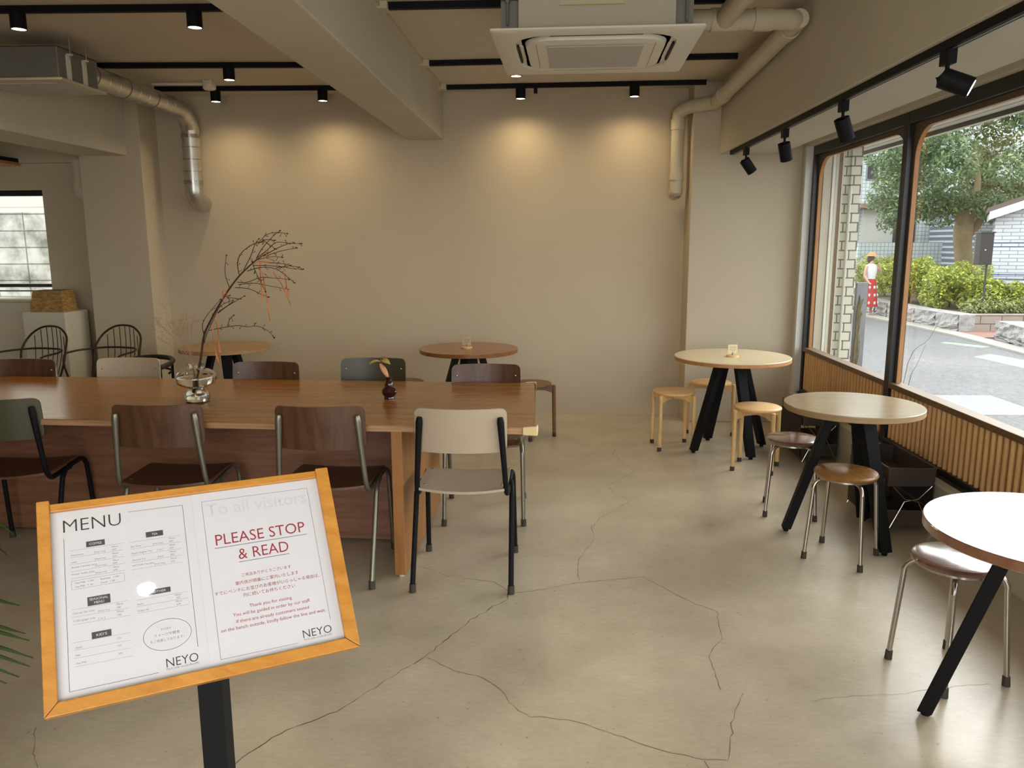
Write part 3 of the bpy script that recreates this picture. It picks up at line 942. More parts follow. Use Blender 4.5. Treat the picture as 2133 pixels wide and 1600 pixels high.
# ------------------------------------------------------------------ school chairs
def plate(w, h, y_of, z0, th=0.010, rc=0.03, nx=14, nz=6, lean=0.0):
    """curved upright plate, rounded corners"""
    b = B()
    def half(z):
        d = min(z - z0, z0 + h - z)
        if d < rc:
            return w / 2 - rc + math.sqrt(max(0, rc * rc - (rc - d) ** 2))
        return w / 2
    zs = [z0 + h * t for t in (0, 0.02, 0.06, 0.12, 0.3, 0.5, 0.7, 0.88, 0.94, 0.98, 1)]
    F, K = [], []
    for z in zs:
        hx = half(z)
        rowf, rowk = [], []
        for i in range(nx + 1):
            x = -hx + 2 * hx * i / nx
            y = y_of(x) + lean * (z - z0)
            rowf.append(b.bm.verts.new((x, y + th / 2, z)))
            rowk.append(b.bm.verts.new((x, y - th / 2, z)))
        F.append(rowf); K.append(rowk)
    n = len(zs)
    for j in range(n - 1):
        for i in range(nx):
            b.bm.faces.new((F[j][i], F[j][i + 1], F[j + 1][i + 1], F[j + 1][i]))
            b.bm.faces.new((K[j][i + 1], K[j][i], K[j + 1][i], K[j + 1][i + 1]))
        b.bm.faces.new((F[j][0], F[j + 1][0], K[j + 1][0], K[j][0]))
        b.bm.faces.new((F[j][nx], K[j][nx], K[j + 1][nx], F[j + 1][nx]))
    for i in range(nx):
        b.bm.faces.new((F[0][i + 1], F[0][i], K[0][i], K[0][i + 1]))
        b.bm.faces.new((F[n - 1][i], F[n - 1][i + 1], K[n - 1][i + 1], K[n - 1][i]))
    return b

def make_chair(label, seat_m, back_m, tube_m):
    t = thing('school_chair', label, 'chair', (0, 0, 0), 0, 'school chairs around the long table')
    TR = 0.0118
    # seat: dished board with a rolled front
    b = B()
    nx, ny = 12, 12
    def zs(x, y):
        z = 0.452 - 0.010 * (1 - (x / 0.2) ** 2)
        if y > 0.12:
            z -= 0.9 * (y - 0.12) ** 2 * 3
        if y < -0.10:
            z += 0.5 * (y + 0.10) ** 2
        return z
    up, dn = [], []
    for j in range(ny + 1):
        y = -0.185 + 0.385 * j / ny
        ru, rd = [], []
        for i in range(nx + 1):
            e = 1.0 - 0.06 * (1 if j in (0, ny) else 0)
            x = (-0.198 + 0.396 * i / nx) * e
            yy = y + (0.03 * (1 - (x / 0.2) ** 2) * (-1 if j == 0 else 0))
            ru.append(b.bm.verts.new((x, yy, zs(x, y))))
            rd.append(b.bm.verts.new((x, yy, zs(x, y) - 0.011)))
        up.append(ru); dn.append(rd)
    for j in range(ny):
        for i in range(nx):
            b.bm.faces.new((up[j][i], up[j][i + 1], up[j + 1][i + 1], up[j + 1][i]))
            b.bm.faces.new((dn[j][i + 1], dn[j][i], dn[j + 1][i], dn[j + 1][i + 1]))
    for j in range(ny):
        b.bm.faces.new((up[j][0], up[j + 1][0], dn[j + 1][0], dn[j][0]))
        b.bm.faces.new((up[j][nx], dn[j][nx], dn[j + 1][nx], up[j + 1][nx]))
    for i in range(nx):
        b.bm.faces.new((up[0][i + 1], up[0][i], dn[0][i], dn[0][i + 1]))
        b.bm.faces.new((up[ny][i], up[ny][i + 1], dn[ny][i + 1], dn[ny][i]))
    obj('seat', b, seat_m, t)
    yb_ = lambda x: -0.163 - 0.045 * (1 - (x / 0.2) ** 2)
    obj('backrest', plate(0.398, 0.192, yb_, 0.612, lean=-0.10), back_m, t)
    for sx in (-1, 1):
        fr = obj('side_frame', B().tube([(sx * 0.172, -0.212, 0.768), (sx * 0.174, -0.211, 0.745), (sx * 0.180, -0.205, 0.66), (sx * 0.190, -0.192, 0.52), (sx * 0.194, -0.180, 0.455), (sx * 0.196, -0.150, 0.424), (sx * 0.197, -0.10, 0.419),
                                    (sx * 0.199, 0.10, 0.429), (sx * 0.203, 0.165, 0.427), (sx * 0.207, 0.192, 0.400), (sx * 0.209, 0.203, 0.350), (sx * 0.215, 0.235, 0.03)],
                                   [0.011, 0.0155, 0.0135, 0.012, TR, TR, TR, TR, TR, TR, TR, TR], 12, smooth=4), tube_m, t)
        obj('foot_cap', B().cyl((sx * 0.215, 0.2345, 0.036), (sx * 0.2158, 0.238, 0.0), 0.0148, 0.0155, 12), RUBBER, fr)
        rl = obj('rear_leg', B().tube([(sx * 0.206, 0.02, 0.424), (sx * 0.210, -0.035, 0.424), (sx * 0.214, -0.075, 0.402), (sx * 0.2145, -0.10, 0.35), (sx * 0.2165, -0.233, 0.03)], TR, 12, smooth=4), tube_m, t)
        obj('foot_cap', B().cyl((sx * 0.2165, -0.231, 0.036), (sx * 0.217, -0.236, 0.0), 0.0148, 0.0155, 12), RUBBER, rl)
        obj('rivet', B().ball((sx * 0.170, -0.1825, 0.742), 0.0060, (1, 0.7, 1), 10), CHROME, t)
        for y in (-0.12, 0.13):
            obj('rivet', B().ball((sx * 0.172, y, 0.450), 0.0055, (1, 1, 0.5), 10), CHROME, t)
    obj('cross_bar', B().tube([(-0.198, 0.12, 0.421), (0.198, 0.12, 0.421)], 0.009, 10), tube_m, t)
    return t
cw = make_chair('brown school chair with grey steel frame on the near side, behind the menu board', WALNUT, WALNUT, STEELG)
cw.location = (-1.735, 3.505, 0); cw.scale = (1, 1, 1.02); cw.rotation_euler = (0, 0, math.radians(3))
dup(cw, (-0.992, 3.492, 0), math.radians(-1), 'brown school chair with grey steel frame on the near side, next to the beige chair')
dup(cw, (-0.355, 4.30, 0), PI + math.radians(2), 'brown school chair pushed in on the far side at the right end of the table')
dup(cw, (-1.675, 4.36, 0), PI, 'brown school chair on the far side between the beige and olive chair backs')
dup(cw, (-3.21, 4.44, 0), PI, 'brown school chair on the far side at the left frame edge')
cb = make_chair('beige school chair with black frame at the near right end of the table', BEIGE, BEIGE, BLACK)
cb.location = (-0.376, 3.462, 0)
cb.scale = (1, 1, 1.02)
dup(cb, (-2.585, 4.50, 0), PI, 'beige school chair on the far side of the table, left of the glass vase')
cg = make_chair('olive green school chair with black frame at the left frame edge', WALNUT, OLIVE, BLACK)
cg.location = (-2.56, 3.60, 0); cg.scale = (1, 1, 1.02); cg.rotation_euler = (0, 0, math.radians(8))
dup(cg, (-1.07, 4.53, 0), PI, 'olive green school chair on the far side behind the small red vase')

# ------------------------------------------------------------------ round tables
def round_table(label, x, y, rad, top_m, edge_m, nlegs, a0, card=False):
    t = thing('round_table', label, 'table', (x, y, 0), 0, 'round tables on splayed black legs')
    h = 0.70
    obj('tabletop', B().lathe([(0, h), (rad - 0.003, h), (rad, h - 0.003), (rad, h - 0.006), (0, h - 0.006)], 72), top_m, t)
    obj('edge_band', B().lathe([(0, h - 0.006), (rad, h - 0.006), (rad, h - 0.028), (rad - 0.003, h - 0.031), (0, h - 0.031)], 72), edge_m, t)
    obj('mounting_plate', B().lathe([(0, h - 0.031), (0.16, h - 0.031), (0.16, h - 0.038), (0, h - 0.038)], 32), BLACK, t)
    for k in range(nlegs):
        a = a0 + 2 * PI * k / nlegs
        ct, sn = math.cos(a), math.sin(a)
        p0, p1 = Vector((ct * 0.095, sn * 0.095, h - 0.038)), Vector((ct * 0.288, sn * 0.288, 0.016))
        b = B()
        tg = Vector((-sn, ct, 0))
        rd = Vector((ct, sn, 0))
        q0 = [p0 + tg * (s1 * 0.040) + rd * (s2 * 0.022) for s1, s2 in ((-1, -1), (1, -1), (1, 1), (-1, 1))]
        q1 = [p1 + tg * (s1 * 0.030) + rd * (s2 * 0.022) for s1, s2 in ((-1, -1), (1, -1), (1, 1), (-1, 1))]
        lg = obj('leg', b.hexa(q1, q0), BLACK, t, False, 0.004)
        obj('leveller', B().cyl((p1.x, p1.y, 0), (p1.x, p1.y, 0.02), 0.014, seg=12), BLACK, lg)
    return t
round_table('tan round table behind the glass vase by the back wall', -2.62, 6.20, 0.345, TOPTAN, TEDGE, 3, math.radians(-60))
round_table('brown round table by the back wall with two dark stools', -0.63, 6.13, 0.388, TOPBRN, TOPBRN, 4, math.radians(20))
round_table('cream topped round table with a wooden edge in front of the right column', 1.332, 5.735, 0.412, TOPCRM, SURR, 4, math.radians(-70))
round_table('greige round table beside the shop window with two metal stools', 1.549, 4.003, 0.335, TOPGRY, EDGEG, 3, math.radians(170))
round_table('nearest round table at the right frame edge, its top shining white', 1.458, 2.215, 0.345, TOPRED, TOPRED, 3, math.radians(143))

def card_stand(label, x, y, rz):
    t = thing('card_stand', label, 'table sign', (x, y, 0.70), rz, 'small table signs')
    obj('base', B().lathe([(0, 0), (0.044, 0), (0.044, 0.009), (0.040, 0.011), (0, 0.011)], 28), OAK, t)
    obj('clip', B().cyl((0, 0, 0.011), (0, 0, 0.03), 0.005, seg=10), GREYM, t)
    c = obj('card', B().box(-0.036, 0.036, -0.001, 0.001, 0.022, 0.086), plain('card_cream', lin(214, 200, 160), 0.7), t, False)
    b = B()
    for i, (z, wd) in enumerate(((0.070, 0.022), (0.062, 0.026), (0.050, 0.024), (0.042, 0.018))):
        b.box(-wd, wd, -0.0016, -0.0011, z, z + 0.0022)
    obj('printed_line', b, INKGREY, c, False)
    return t
card_stand('cream card sign on a round wooden base on the brown round table', -0.645, 6.13, math.radians(-18))
card_stand('cream card sign on a round wooden base on the cream topped table', 1.325, 5.70, math.radians(12))

# ------------------------------------------------------------------ stools
def wood_stool(label, m):
    t = thing('wooden_stool', label, 'stool', (0, 0, 0), 0, 'four-legged round wooden stools')
    obj('seat', B().lathe([(0, 0.432), (0.147, 0.432), (0.155, 0.427), (0.156, 0.418), (0.150, 0.410), (0, 0.410)], 48), m, t)
    for k in range(4):
        a = PI / 2 * k
        x, y = 0.172 * math.cos(a), 0.172 * math.sin(a)
        xb, yb2 = 0.177 * math.cos(a), 0.177 * math.sin(a)
        lg = obj('leg', B().tube([(x, y, 0.415), (x, y, 0.412), (xb, yb2, 0.028)], [0.010, 0.0145, 0.0145], 14), m, t)
        obj('foot_cap', B().cyl((xb, yb2, 0.030), (xb, yb2, 0), 0.0155, seg=14), RUBBER, lg)
    for k in range(2):
        a = PI / 2 * k
        u = Vector((math.cos(a), math.sin(a), 0))
        n = Vector((-u.y, u.x, 0)) * 0.010
        poly = [u * -0.168 + Vector((0, 0, 0.352)), u * -0.10 + Vector((0, 0, 0.372)), u * 0.10 + Vector((0, 0, 0.372)), u * 0.168 + Vector((0, 0, 0.352)), u * 0.168 + Vector((0, 0, 0.409)), u * -0.168 + Vector((0, 0, 0.409))]
        obj('apron', B().prism([p - n for p in poly], n * 2), m, t, False, 0.002)
    return t
ws = wood_stool('light oak stool on the left of the cream topped table', OAK)
ws.location = (0.93, 5.80, 0); ws.rotation_euler = (0, 0, math.radians(50))
dup(ws, (1.402, 5.242, 0), math.radians(21), 'light oak stool in front of the cream topped table, nearest the viewer')
dup(ws, (1.285, 6.195, 0), math.radians(-14), 'light oak stool behind the legs of the cream topped table')
wd = wood_stool('dark brown stool at the right of the brown round table, behind the table corner', DARKST)
wd.location = (-0.13, 6.10, 0); wd.rotation_euler = (0, 0, math.radians(-3))
dup(wd, (-1.15, 6.15, 0), math.radians(-10), 'dark brown stool left of the brown round table, behind the olive chair back')

def metal_stool(label, m, rz_legs=0.0):
    t = thing('metal_leg_stool', label, 'stool', (0, 0, 0), 0, 'round stools on bent steel legs')
    obj('seat', B().lathe([(0, 0.438), (0.125, 0.438), (0.140, 0.434), (0.146, 0.426), (0.143, 0.416), (0.134, 0.411), (0, 0.411)], 56), m, t)
    obj('seat_ring', B().lathe([(0.100, 0.411), (0.132, 0.411), (0.132, 0.403), (0.100, 0.403), (0.100, 0.411)], 40), CHROME, t)
    for k in range(4):
        a = PI / 2 * k
        c, s_ = math.cos(a), math.sin(a)
        pts = [(0.05, 0.399), (0.11, 0.398), (0.140, 0.388), (0.157, 0.360), (0.160, 0.32), (0.184, 0.026)]
        lg = obj('leg', B().tube([(r * c, r * s_, z) for r, z in pts], 0.0095, 12, smooth=5), CHROME, t)
        obj('foot_cap', B().cyl((0.183 * c, 0.183 * s_, 0.034), (0.185 * c, 0.185 * s_, 0), 0.0125, 0.0135, 14), RUBBER, lg)
    return t
ms = metal_stool('brown seated steel leg stool in front of the greige round table', SEATBR)
ms.location = (1.424, 3.704, 0); ms.rotation_euler = (0, 0, math.radians(-83 + 1))
md = metal_stool('dark seated steel leg stool between the oak stool and the greige table', SEATDK)
md.location = (1.372, 4.36, 0); md.rotation_euler = (0, 0, math.radians(30))
dup(md, (1.419, 2.655, 0), math.radians(-27), 'dark seated steel leg stool tucked beside the nearest round table at the right edge')

# ------------------------------------------------------------------ luggage baskets under the window
def basket(label, x, y, rz):
    t = thing('luggage_basket', label, 'basket', (x, y, 0), rz, 'brown two-tier folding baskets')
    hx, hy = 0.125, 0.25
    def tray(name, z0, z1, flare):
        b = B()
        o0, o1 = [], []
        for fl, z in ((0, z0), (flare, z1)):
            o0.append([(sx * (hx - 0.006 + fl), sy * (hy - 0.006 + fl), z) for sx, sy in ((-1, -1), (1, -1), (1, 1), (-1, 1))])
        a = [b.bm.verts.new(p) for p in o0[0]]
        c = [b.bm.verts.new(p) for p in o0[1]]
        d = [b.bm.verts.new((p[0] * 0.965, p[1] * 0.98, p[2])) for p in o0[1]]
        e = [b.bm.verts.new((p[0] * 0.965, p[1] * 0.98, p[2] + 0.006)) for p in o0[0]]
        b.bm.faces.new(a[::-1]); b.bm.faces.new(e)
        for i in range(4):
            j = (i + 1) % 4
            b.bm.faces.new((a[i], a[j], c[j], c[i])); b.bm.faces.new((c[i], c[j], d[j], d[i])); b.bm.faces.new((d[i], d[j], e[j], e[i]))
        o = obj(name, b, FABRIC, t, False, 0.003)
        obj('rim_wire', B().tube([(p[0], p[1], p[2]) for p in o0[1]], 0.0045, 8, closed=True), plain_rim, o)
        return o
    tray('upper_tray', 0.255, 0.355, 0.004)
    tray('lower_tray', 0.035, 0.125, 0.002)
    for sy in (-1, 1):
        yy = sy * (hy + 0.010)
        for sx in (-1, 1):
            obj('folding_wire', B().tube([(sx * 0.100, yy, 0.262), (sx * 0.035, yy, 0.192), (0, yy + sy * 0.002 * sx, 0.186), (-sx * 0.035, yy, 0.178), (-sx * 0.118, yy, 0.0)], 0.0032, 8), CHROME, t)
    for sx in (-1, 1):
        obj('side_panel', B().box(sx * (hx + 0.001), sx * (hx + 0.006), -hy * 0.9, hy * 0.9, 0.03, 0.30), FABRIC, t, False)
    return t
plain_rim = plain('canvas_piping', lin(92, 74, 68), 0.7)
basket('brown two-tier canvas basket under the greige table, its open top showing', 1.885, 4.28, math.radians(1))
basket('brown two-tier canvas basket in the window corner behind the dark steel leg stool', 1.885, 5.66, 0)

# ------------------------------------------------------------------ glass vase with branch and dried grass
VX, VY = -1.80, 3.89
t = thing('glass_vase', 'clear double-bulb glass vase on the long table', 'vase', (VX, VY, TZ))
outer = [(0, 0), (0.052, 0.0), (0.060, 0.010), (0.063, 0.028), (0.056, 0.048), (0.038, 0.062), (0.040, 0.068), (0.072, 0.078), (0.093, 0.092), (0.101, 0.112), (0.100, 0.130), (0.090, 0.148), (0.068, 0.160), (0.047, 0.163), (0.043, 0.168), (0.044, 0.182), (0.047, 0.190)]
inner = [(0.043, 0.190), (0.040, 0.180), (0.039, 0.166), (0.043, 0.159), (0.065, 0.156), (0.086, 0.145), (0.095, 0.129), (0.096, 0.112), (0.089, 0.096), (0.068, 0.083), (0.034, 0.070), (0.032, 0.060), (0.050, 0.045), (0.056, 0.028), (0.054, 0.014), (0, 0.010)]
obj('vase_body', B().lathe(outer + inner, 64), VASEG, t)
obj('water', B().lathe([(0, 0.0105), (0.0535, 0.0145), (0.0555, 0.028), (0.0495, 0.0445), (0.0315, 0.060), (0.0335, 0.0705), (0.0675, 0.0835), (0.0885, 0.0965), (0.0955, 0.112), (0.0955, 0.122), (0, 0.122)], 48), WATER, t)
S = 4.19 / 1640 / 4.21
def vp(pts, dj=0.0):
    out = []
    for i, (x, y) in enumerate(pts):
        out.append(Vector(((x - 465) * S, dj * i / max(1, len(pts) - 1), (1495 - y) * S)))
    return out
br = thing('dried_branch', 'bare brown branch with orange ribbons leaning right out of the glass vase', 'branch', (VX, VY, TZ))
stem = [(440, 1440), (455, 1380), (475, 1290), (520, 1120), (560, 940), (640, 790), (750, 620), (870, 470), (960, 385), (1040, 320), (1120, 270)]
obj('main_stem', B().tube(vp(stem), [0.0062, 0.0062, 0.006, 0.006, 0.0056, 0.005, 0.0048, 0.004, 0.0034, 0.0028, 0.002], 8, smooth=4), BARK, br)
TW = [[(520, 1090), (590, 930), (680, 770), (770, 620), (850, 520)], [(560, 940), (550, 860), (590, 780), (720, 640)], [(600, 900), (720, 875), (860, 855), (950, 862), (1040, 855), (1130, 890), (1190, 945)], [(765, 860), (810, 800), (870, 762)],
      [(690, 750), (760, 715), (870, 655)], [(690, 755), (800, 690), (970, 605)], [(770, 625), (870, 640)], [(770, 615), (860, 600)], [(800, 540), (805, 420), (860, 280)], [(890, 440), (885, 350), (920, 270), (1000, 210), (1090, 170), (1150, 120), (1240, 100), (1330, 110)],
      [(930, 400), (1000, 290), (1050, 190), (1090, 150)], [(1040, 310), (1100, 220), (1190, 130), (1250, 85)], [(1050, 300), (1130, 240), (1200, 180), (1300, 185), (1400, 190)], [(1100, 290), (1220, 230), (1330, 190), (1390, 185)],
      [(1120, 290), (1230, 250), (1360, 225)], [(1010, 365), (1120, 365), (1250, 375), (1340, 390), (1430, 395)], [(960, 410), (1080, 380), (1200, 385), (1280, 420), (1390, 500)], [(870, 500), (960, 500), (1080, 460), (1180, 462), (1330, 475)],
      [(880, 520), (1000, 510), (1120, 535), (1260, 565)], [(850, 545), (960, 555), (1060, 605), (1110, 625)], [(1040, 320), (1150, 295), (1240, 300)], [(1130, 340), (1240, 350), (1310, 365)], [(1080, 180), (1150, 155), (1220, 165)], [(1000, 330), (1060, 430), (1150, 570)], [(1200, 385), (1290, 370), (1370, 380)], [(1060, 190), (1110, 170), (1190, 230)], [(640, 770), (700, 690), (760, 660)]]
for k, pl in enumerate(TW):
    dj = random.uniform(-0.10, 0.10)
    P = vp(pl, dj)
    b = B().tube(P, [0.0022 - 0.0010 * i / (len(P) - 1) for i in range(len(P))], 6, smooth=4)
    b.ball(P[-1], 0.0040, (1.2, 1, 0.9), 8)
    for i in range(1, len(P)):
        for q in range(2 if pl[-1][0] > 1050 else 1):
            f = random.uniform(0.25, 0.95)
            c = P[i - 1].lerp(P[i], f) 
            e = c + Vector((random.uniform(-0.010, 0.018), random.uniform(-0.01, 0.01), random.uniform(-0.016, 0.018)))
            b.tube([c, e], [0.0011, 0.0009], 5)
            b.ball(e, random.uniform(0.0019, 0.0031), (1, 1, 1), 6)
    obj('twig', b, BARK, br)
RB = [[(1075, 330), (1072, 480), (1075, 650)], [(1090, 420), (1105, 560), (1120, 700), (1130, 815)], [(1180, 420), (1240, 510), (1280, 600), (1310, 690)], [(1275, 430), (1285, 540), (1295, 600)], [(672, 780), (685, 900), (690, 1080)], [(640, 850), (645, 1000), (660, 1120), (680, 1200)],
      [(745, 640), (750, 570), (775, 560), (770, 620)], [(1110, 330), (1100, 280), (1125, 265), (1150, 310), (1200, 330)], [(1020, 350), (1060, 330), (1150, 340)], [(735, 640), (760, 600), (775, 640)]]
for pl in RB:
    P = vp(pl, 0.0)
    b = B()
    L, Q = [], []
    for i, p in enumerate(P):
        wd_ = Vector((0.0032, 0.0015 * (-1) ** i, 0)) if abs(P[-1].z - P[0].z) > abs(P[-1].x - P[0].x) * 0.6 else Vector((0, 0.001, 0.0030))
        p = p + Vector((0, -0.008, 0))
        L.append(p - wd_); Q.append(p + wd_)
    for i in range(len(P) - 1):
        b.hexa([L[i], Q[i], Q[i] + Vector((0, 0.0008, 0)), L[i] + Vector((0, 0.0008, 0))], [L[i + 1], Q[i + 1], Q[i + 1] + Vector((0, 0.0008, 0)), L[i + 1] + Vector((0, 0.0008, 0))])
    obj('ribbon', b, RIBBON, br, False)
gr = B()
for k in range(12):
    tx, ty = random.uniform(110, 470), random.uniform(680, 980)
    base = Vector((-0.012 + random.uniform(-0.008, 0.008), random.uniform(-0.01, 0.01), 0.05))
    tip = vp([(tx, ty)])[0] + Vector((0, random.uniform(-0.1, 0.1), 0))
    mid = Vector(((430 - 465) * S, 0, (1150 - 1495) * -S)).lerp(tip, 0.45) + Vector((0, 0, 0.015))
    nk = Vector(((445 - 465) * S, 0, (1495 - 1190) * S))
    gr.tube([base, nk, mid, tip], [0.0011, 0.0010, 0.0008, 0.0005], 4, smooth=3)
    for q in range(10):
        f = random.uniform(0.12, 1.0)
        c = mid.lerp(tip, f)
        ln = 0.075 * (1.15 - f) + 0.02
        d = Vector((random.uniform(-1, 1), random.uniform(-1, 1), random.uniform(0.1, 1.0))).normalized()
        e = c + d * ln
        gr.tube([c, e], [0.00042, 0.0003], 3)
        for u in range(3):
            c2 = c.lerp(e, random.uniform(0.3, 1))
            e2 = c2 + Vector((random.uniform(-1, 1), random.uniform(-1, 1), random.uniform(-0.2, 1))).normalized() * 0.022
            gr.tube([c2, e2], [0.0003, 0.00026], 3)
            gr.ball(e2, 0.0009, (1, 1, 1), 4)
tag(obj('dried_grass', gr, GRASSD), 'wispy pale dried grass on the left in the clear glass vase', 'dried grass').location = (VX, VY, TZ)

# small dark red vase with a leafy sprig
t = thing('small_red_vase', 'small dark red glass vase on the long table', 'vase', (-0.822, 3.965, TZ))
obj('vase_body', B().lathe([(0, 0), (0.027, 0), (0.028, 0.006), (0.026, 0.012), (0.036, 0.026), (0.040, 0.040), (0.034, 0.054), (0.021, 0.064), (0.023, 0.074), (0.021, 0.086), (0.014, 0.096), (0.015, 0.106), (0.018, 0.116), (0.014, 0.116), (0.011, 0.104), (0, 0.100)], 40), REDG, t)
t = thing('leaf_sprig', 'sprig of yellow and reddish leaves in the small red vase', 'sprig', (-0.822, 3.965, TZ))
obj('stem', B().tube([(0.0, 0, 0.06), (0.002, 0, 0.115), (-0.018, 0, 0.155), (-0.038, 0, 0.195), (-0.034, 0, 0.226)], [0.0022, 0.002, 0.0018, 0.0016, 0.001], 6, smooth=4), plain('sprig_stem', lin(150, 92, 48), 0.6), t)
def leaf(base, tip, wd_, mat, sag=0.008):
    b = B()
    base, tip = Vector(base), Vector(tip)
    d = tip - base
    s_ = d.cross(Vector((0, 1, 0))).normalized()
    s_ = (s_ + Vector((0, 0.8, 0))).normalized()
    rows = []
    for i in range(7):
        f = i / 6
        c = base + d * f + Vector((0, 0, -sag * 4 * f * (f - 1) if sag < 0 else sag * 4 * f * (1 - f)))
        hw_ = wd_ * math.sin(PI * min(0.98, 0.04 + f * 0.95)) ** 0.8
        rows.append((b.bm.verts.new(c - s_ * hw_), b.bm.verts.new(c + Vector((0, -0.002, -0.001))), b.bm.verts.new(c + s_ * hw_)))
    for a, c in zip(rows, rows[1:]):
        b.bm.faces.new((a[0], a[1], c[1], c[0])); b.bm.faces.new((a[1], a[2], c[2], c[1]))
    o = obj('leaf', b, mat, t)
    sd = o.modifiers.new('thick', 'SOLIDIFY'); sd.thickness = 0.0006
    return o
LY, LP, LR = plain('leaf_yellow', lin(176, 150, 74), 0.5, var=0.15, scale=60), plain('leaf_pink', lin(196, 138, 96), 0.5, var=0.15, scale=60), plain('leaf_rust', lin(150, 82, 44), 0.5)
leaf((-0.040, 0, 0.195), (-0.098, -0.01, 0.182), 0.011, LY, 0.008)
leaf((-0.037, 0, 0.200), (0.012, -0.01, 0.182), 0.014, LY, 0.010)
leaf((-0.044, -0.004, 0.185), (0.0, -0.008, 0.110), 0.015, LP, 0.004)
leaf((-0.036, 0.004, 0.215), (-0.010, 0.01, 0.204), 0.007, LR, 0.006)

# ------------------------------------------------------------------ far left corner
t = thing('display_plinth', 'tall white plaster plinth behind the wire chairs', 'plinth', (-4.30, 6.66, 0))
obj('plinth_body', B().box(-0.19, 0.19, -0.15, 0.19, 0, 0.945), PLINTH, t, False, 0.008)
t = thing('strand_board_planter', 'tapered chipboard box standing on the white plinth', 'box', (-4.29, 6.64, 0.945))
b = B()
b.hexa([(-0.15, -0.09, 0), (0.15, -0.09, 0), (0.15, 0.13, 0), (-0.15, 0.13, 0)], [(-0.125, -0.07, 0.18), (0.125, -0.07, 0.18), (0.125, 0.11, 0.18), (-0.125, 0.11, 0.18)])
obj('box_body', b, osb_mat(), t, False, 0.003)
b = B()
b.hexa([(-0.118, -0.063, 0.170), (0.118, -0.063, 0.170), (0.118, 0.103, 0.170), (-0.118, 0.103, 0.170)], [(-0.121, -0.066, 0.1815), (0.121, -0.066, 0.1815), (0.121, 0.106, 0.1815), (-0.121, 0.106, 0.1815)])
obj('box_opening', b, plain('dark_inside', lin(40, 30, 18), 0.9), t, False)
t = thing('low_counter', 'low white plaster counter in front of the small window', 'counter', (-5.1, 6.80, 0))
obj('counter_body', B().box(-0.9, 0.575, -0.12, 0.20, 0, 1.02), PLINTH, t, False, 0.012)
obj('counter_top', B().box(-0.9, 0.60, -0.14, 0.20, 1.02, 1.045), PLINTH, t, False, 0.01)
t = thing('wooden_board', 'narrow brown wooden board leaning at the left frame edge before the small window', 'board', (-4.955, 6.80, 1.045), 0)
obj('board_panel', B().box(-0.06, 0.07, 0, 0.025, 0, 0.48), OAK, t, False, 0.003)
obj('board_catch', B().box(0.03, 0.068, -0.008, 0.0, 0.165, 0.185), BLACK, t, False)
t = thing('wooden_shelf_board', 'dark and light wooden board hung high at the left frame edge', 'shelf', (-4.9, 6.70, 2.20))
obj('shelf_board', B().box(-0.5, 0.215, 0.0, 0.30, 0.0, 0.028), SURR, t, False, 0.002)
obj('shelf_rail', B().box(-0.5, 0.215, 0.0, 0.30, 0.028, 0.06), BLACK, t, False)

def wire_chair(label):
    t = thing('wire_chair', label, 'chair', (0, 0, 0), 0, 'dark wire hoop-back chairs')
    sz = 0.455
    loop = []
    for i in range(40):
        a = 2 * PI * i / 40
        loop.append((0.235 * math.cos(a), 0.225 * math.sin(a) * (1.0 if math.sin(a) > 0 else 1.0), sz))
    obj('seat', B().lathe([(0, sz + 0.012), (0.20, sz + 0.014), (0.235, sz + 0.006), (0.235, sz - 0.012), (0, sz - 0.016)], 40), LEATHER, t)
    # arm hoop: open to the front (-y), backrest at +y
    arm = [(-0.240, -0.06, sz), (-0.258, -0.085, 0.60), (-0.262, -0.065, 0.675), (-0.260, 0.0, 0.690), (-0.245, 0.10, 0.695), (-0.15, 0.225, 0.70), (0, 0.262, 0.70), (0.15, 0.225, 0.70), (0.245, 0.10, 0.695), (0.260, 0.0, 0.690), (0.262, -0.065, 0.675), (0.258, -0.085, 0.60), (0.240, -0.06, sz)]
    obj('arm_hoop', B().tube(arm, 0.0078, 10, smooth=5), IRON, t)
    back = [(-0.205, 0.115, sz), (-0.222, 0.165, 0.60), (-0.225, 0.19, 0.70), (-0.19, 0.245, 0.80), (-0.10, 0.275, 0.862), (0, 0.285, 0.876), (0.10, 0.275, 0.862), (0.19, 0.245, 0.80), (0.225, 0.19, 0.70), (0.222, 0.165, 0.60), (0.205, 0.115, sz)]
    obj('back_hoop', B().tube(back, 0.0080, 10, smooth=5), IRON, t)
    for i in range(7):
        f = -1 + 2 * (i + 1) / 8
        x0, x1 = 0.17 * f, 0.20 * f
        zt = 0.874 - 0.155 * abs(f) ** 2.6
        y0, y1 = math.sqrt(max(0, 0.222 ** 2 - x0 * x0)), 0.285 - 0.06 * f * f
        obj('spindle', B().tube([(x0, y0, sz), (x1, (y0 + y1) / 2 + 0.025, (sz + zt) / 2), (x1, y1, zt)], 0.0032, 7, smooth=3), IRON, t)
    for sx in (-1, 1):
        for sy in (-1, 1):
            obj('leg', B().tube([(sx * 0.15, sy * 0.15, sz - 0.01), (sx * 0.225, sy * 0.215, 0.0)], 0.0095, 10), IRON, t)
    obj('stretcher', B().tube([(-0.19, -0.185, 0.20), (0.19, 0.185, 0.20)], 0.006, 8), IRON, t)
    obj('stretcher', B().tube([(-0.19, 0.185, 0.20), (0.19, -0.185, 0.20)], 0.006, 8), IRON, t)
    return t
wc = wire_chair('dark wire hoop-back chair in front of the white plinth')
wc.location = (-4.02, 5.78, 0); wc.rotation_euler = (0, 0, math.radians(-16))
dup(wc, (-3.47, 5.86, 0), math.radians(-16), 'dark wire hoop-back chair in front of the left column')
t = thing('leather_armchair', 'black leather chair with curved back rail behind the far beige chair', 'chair', (-3.00, 5.58, 0), math.radians(-18))
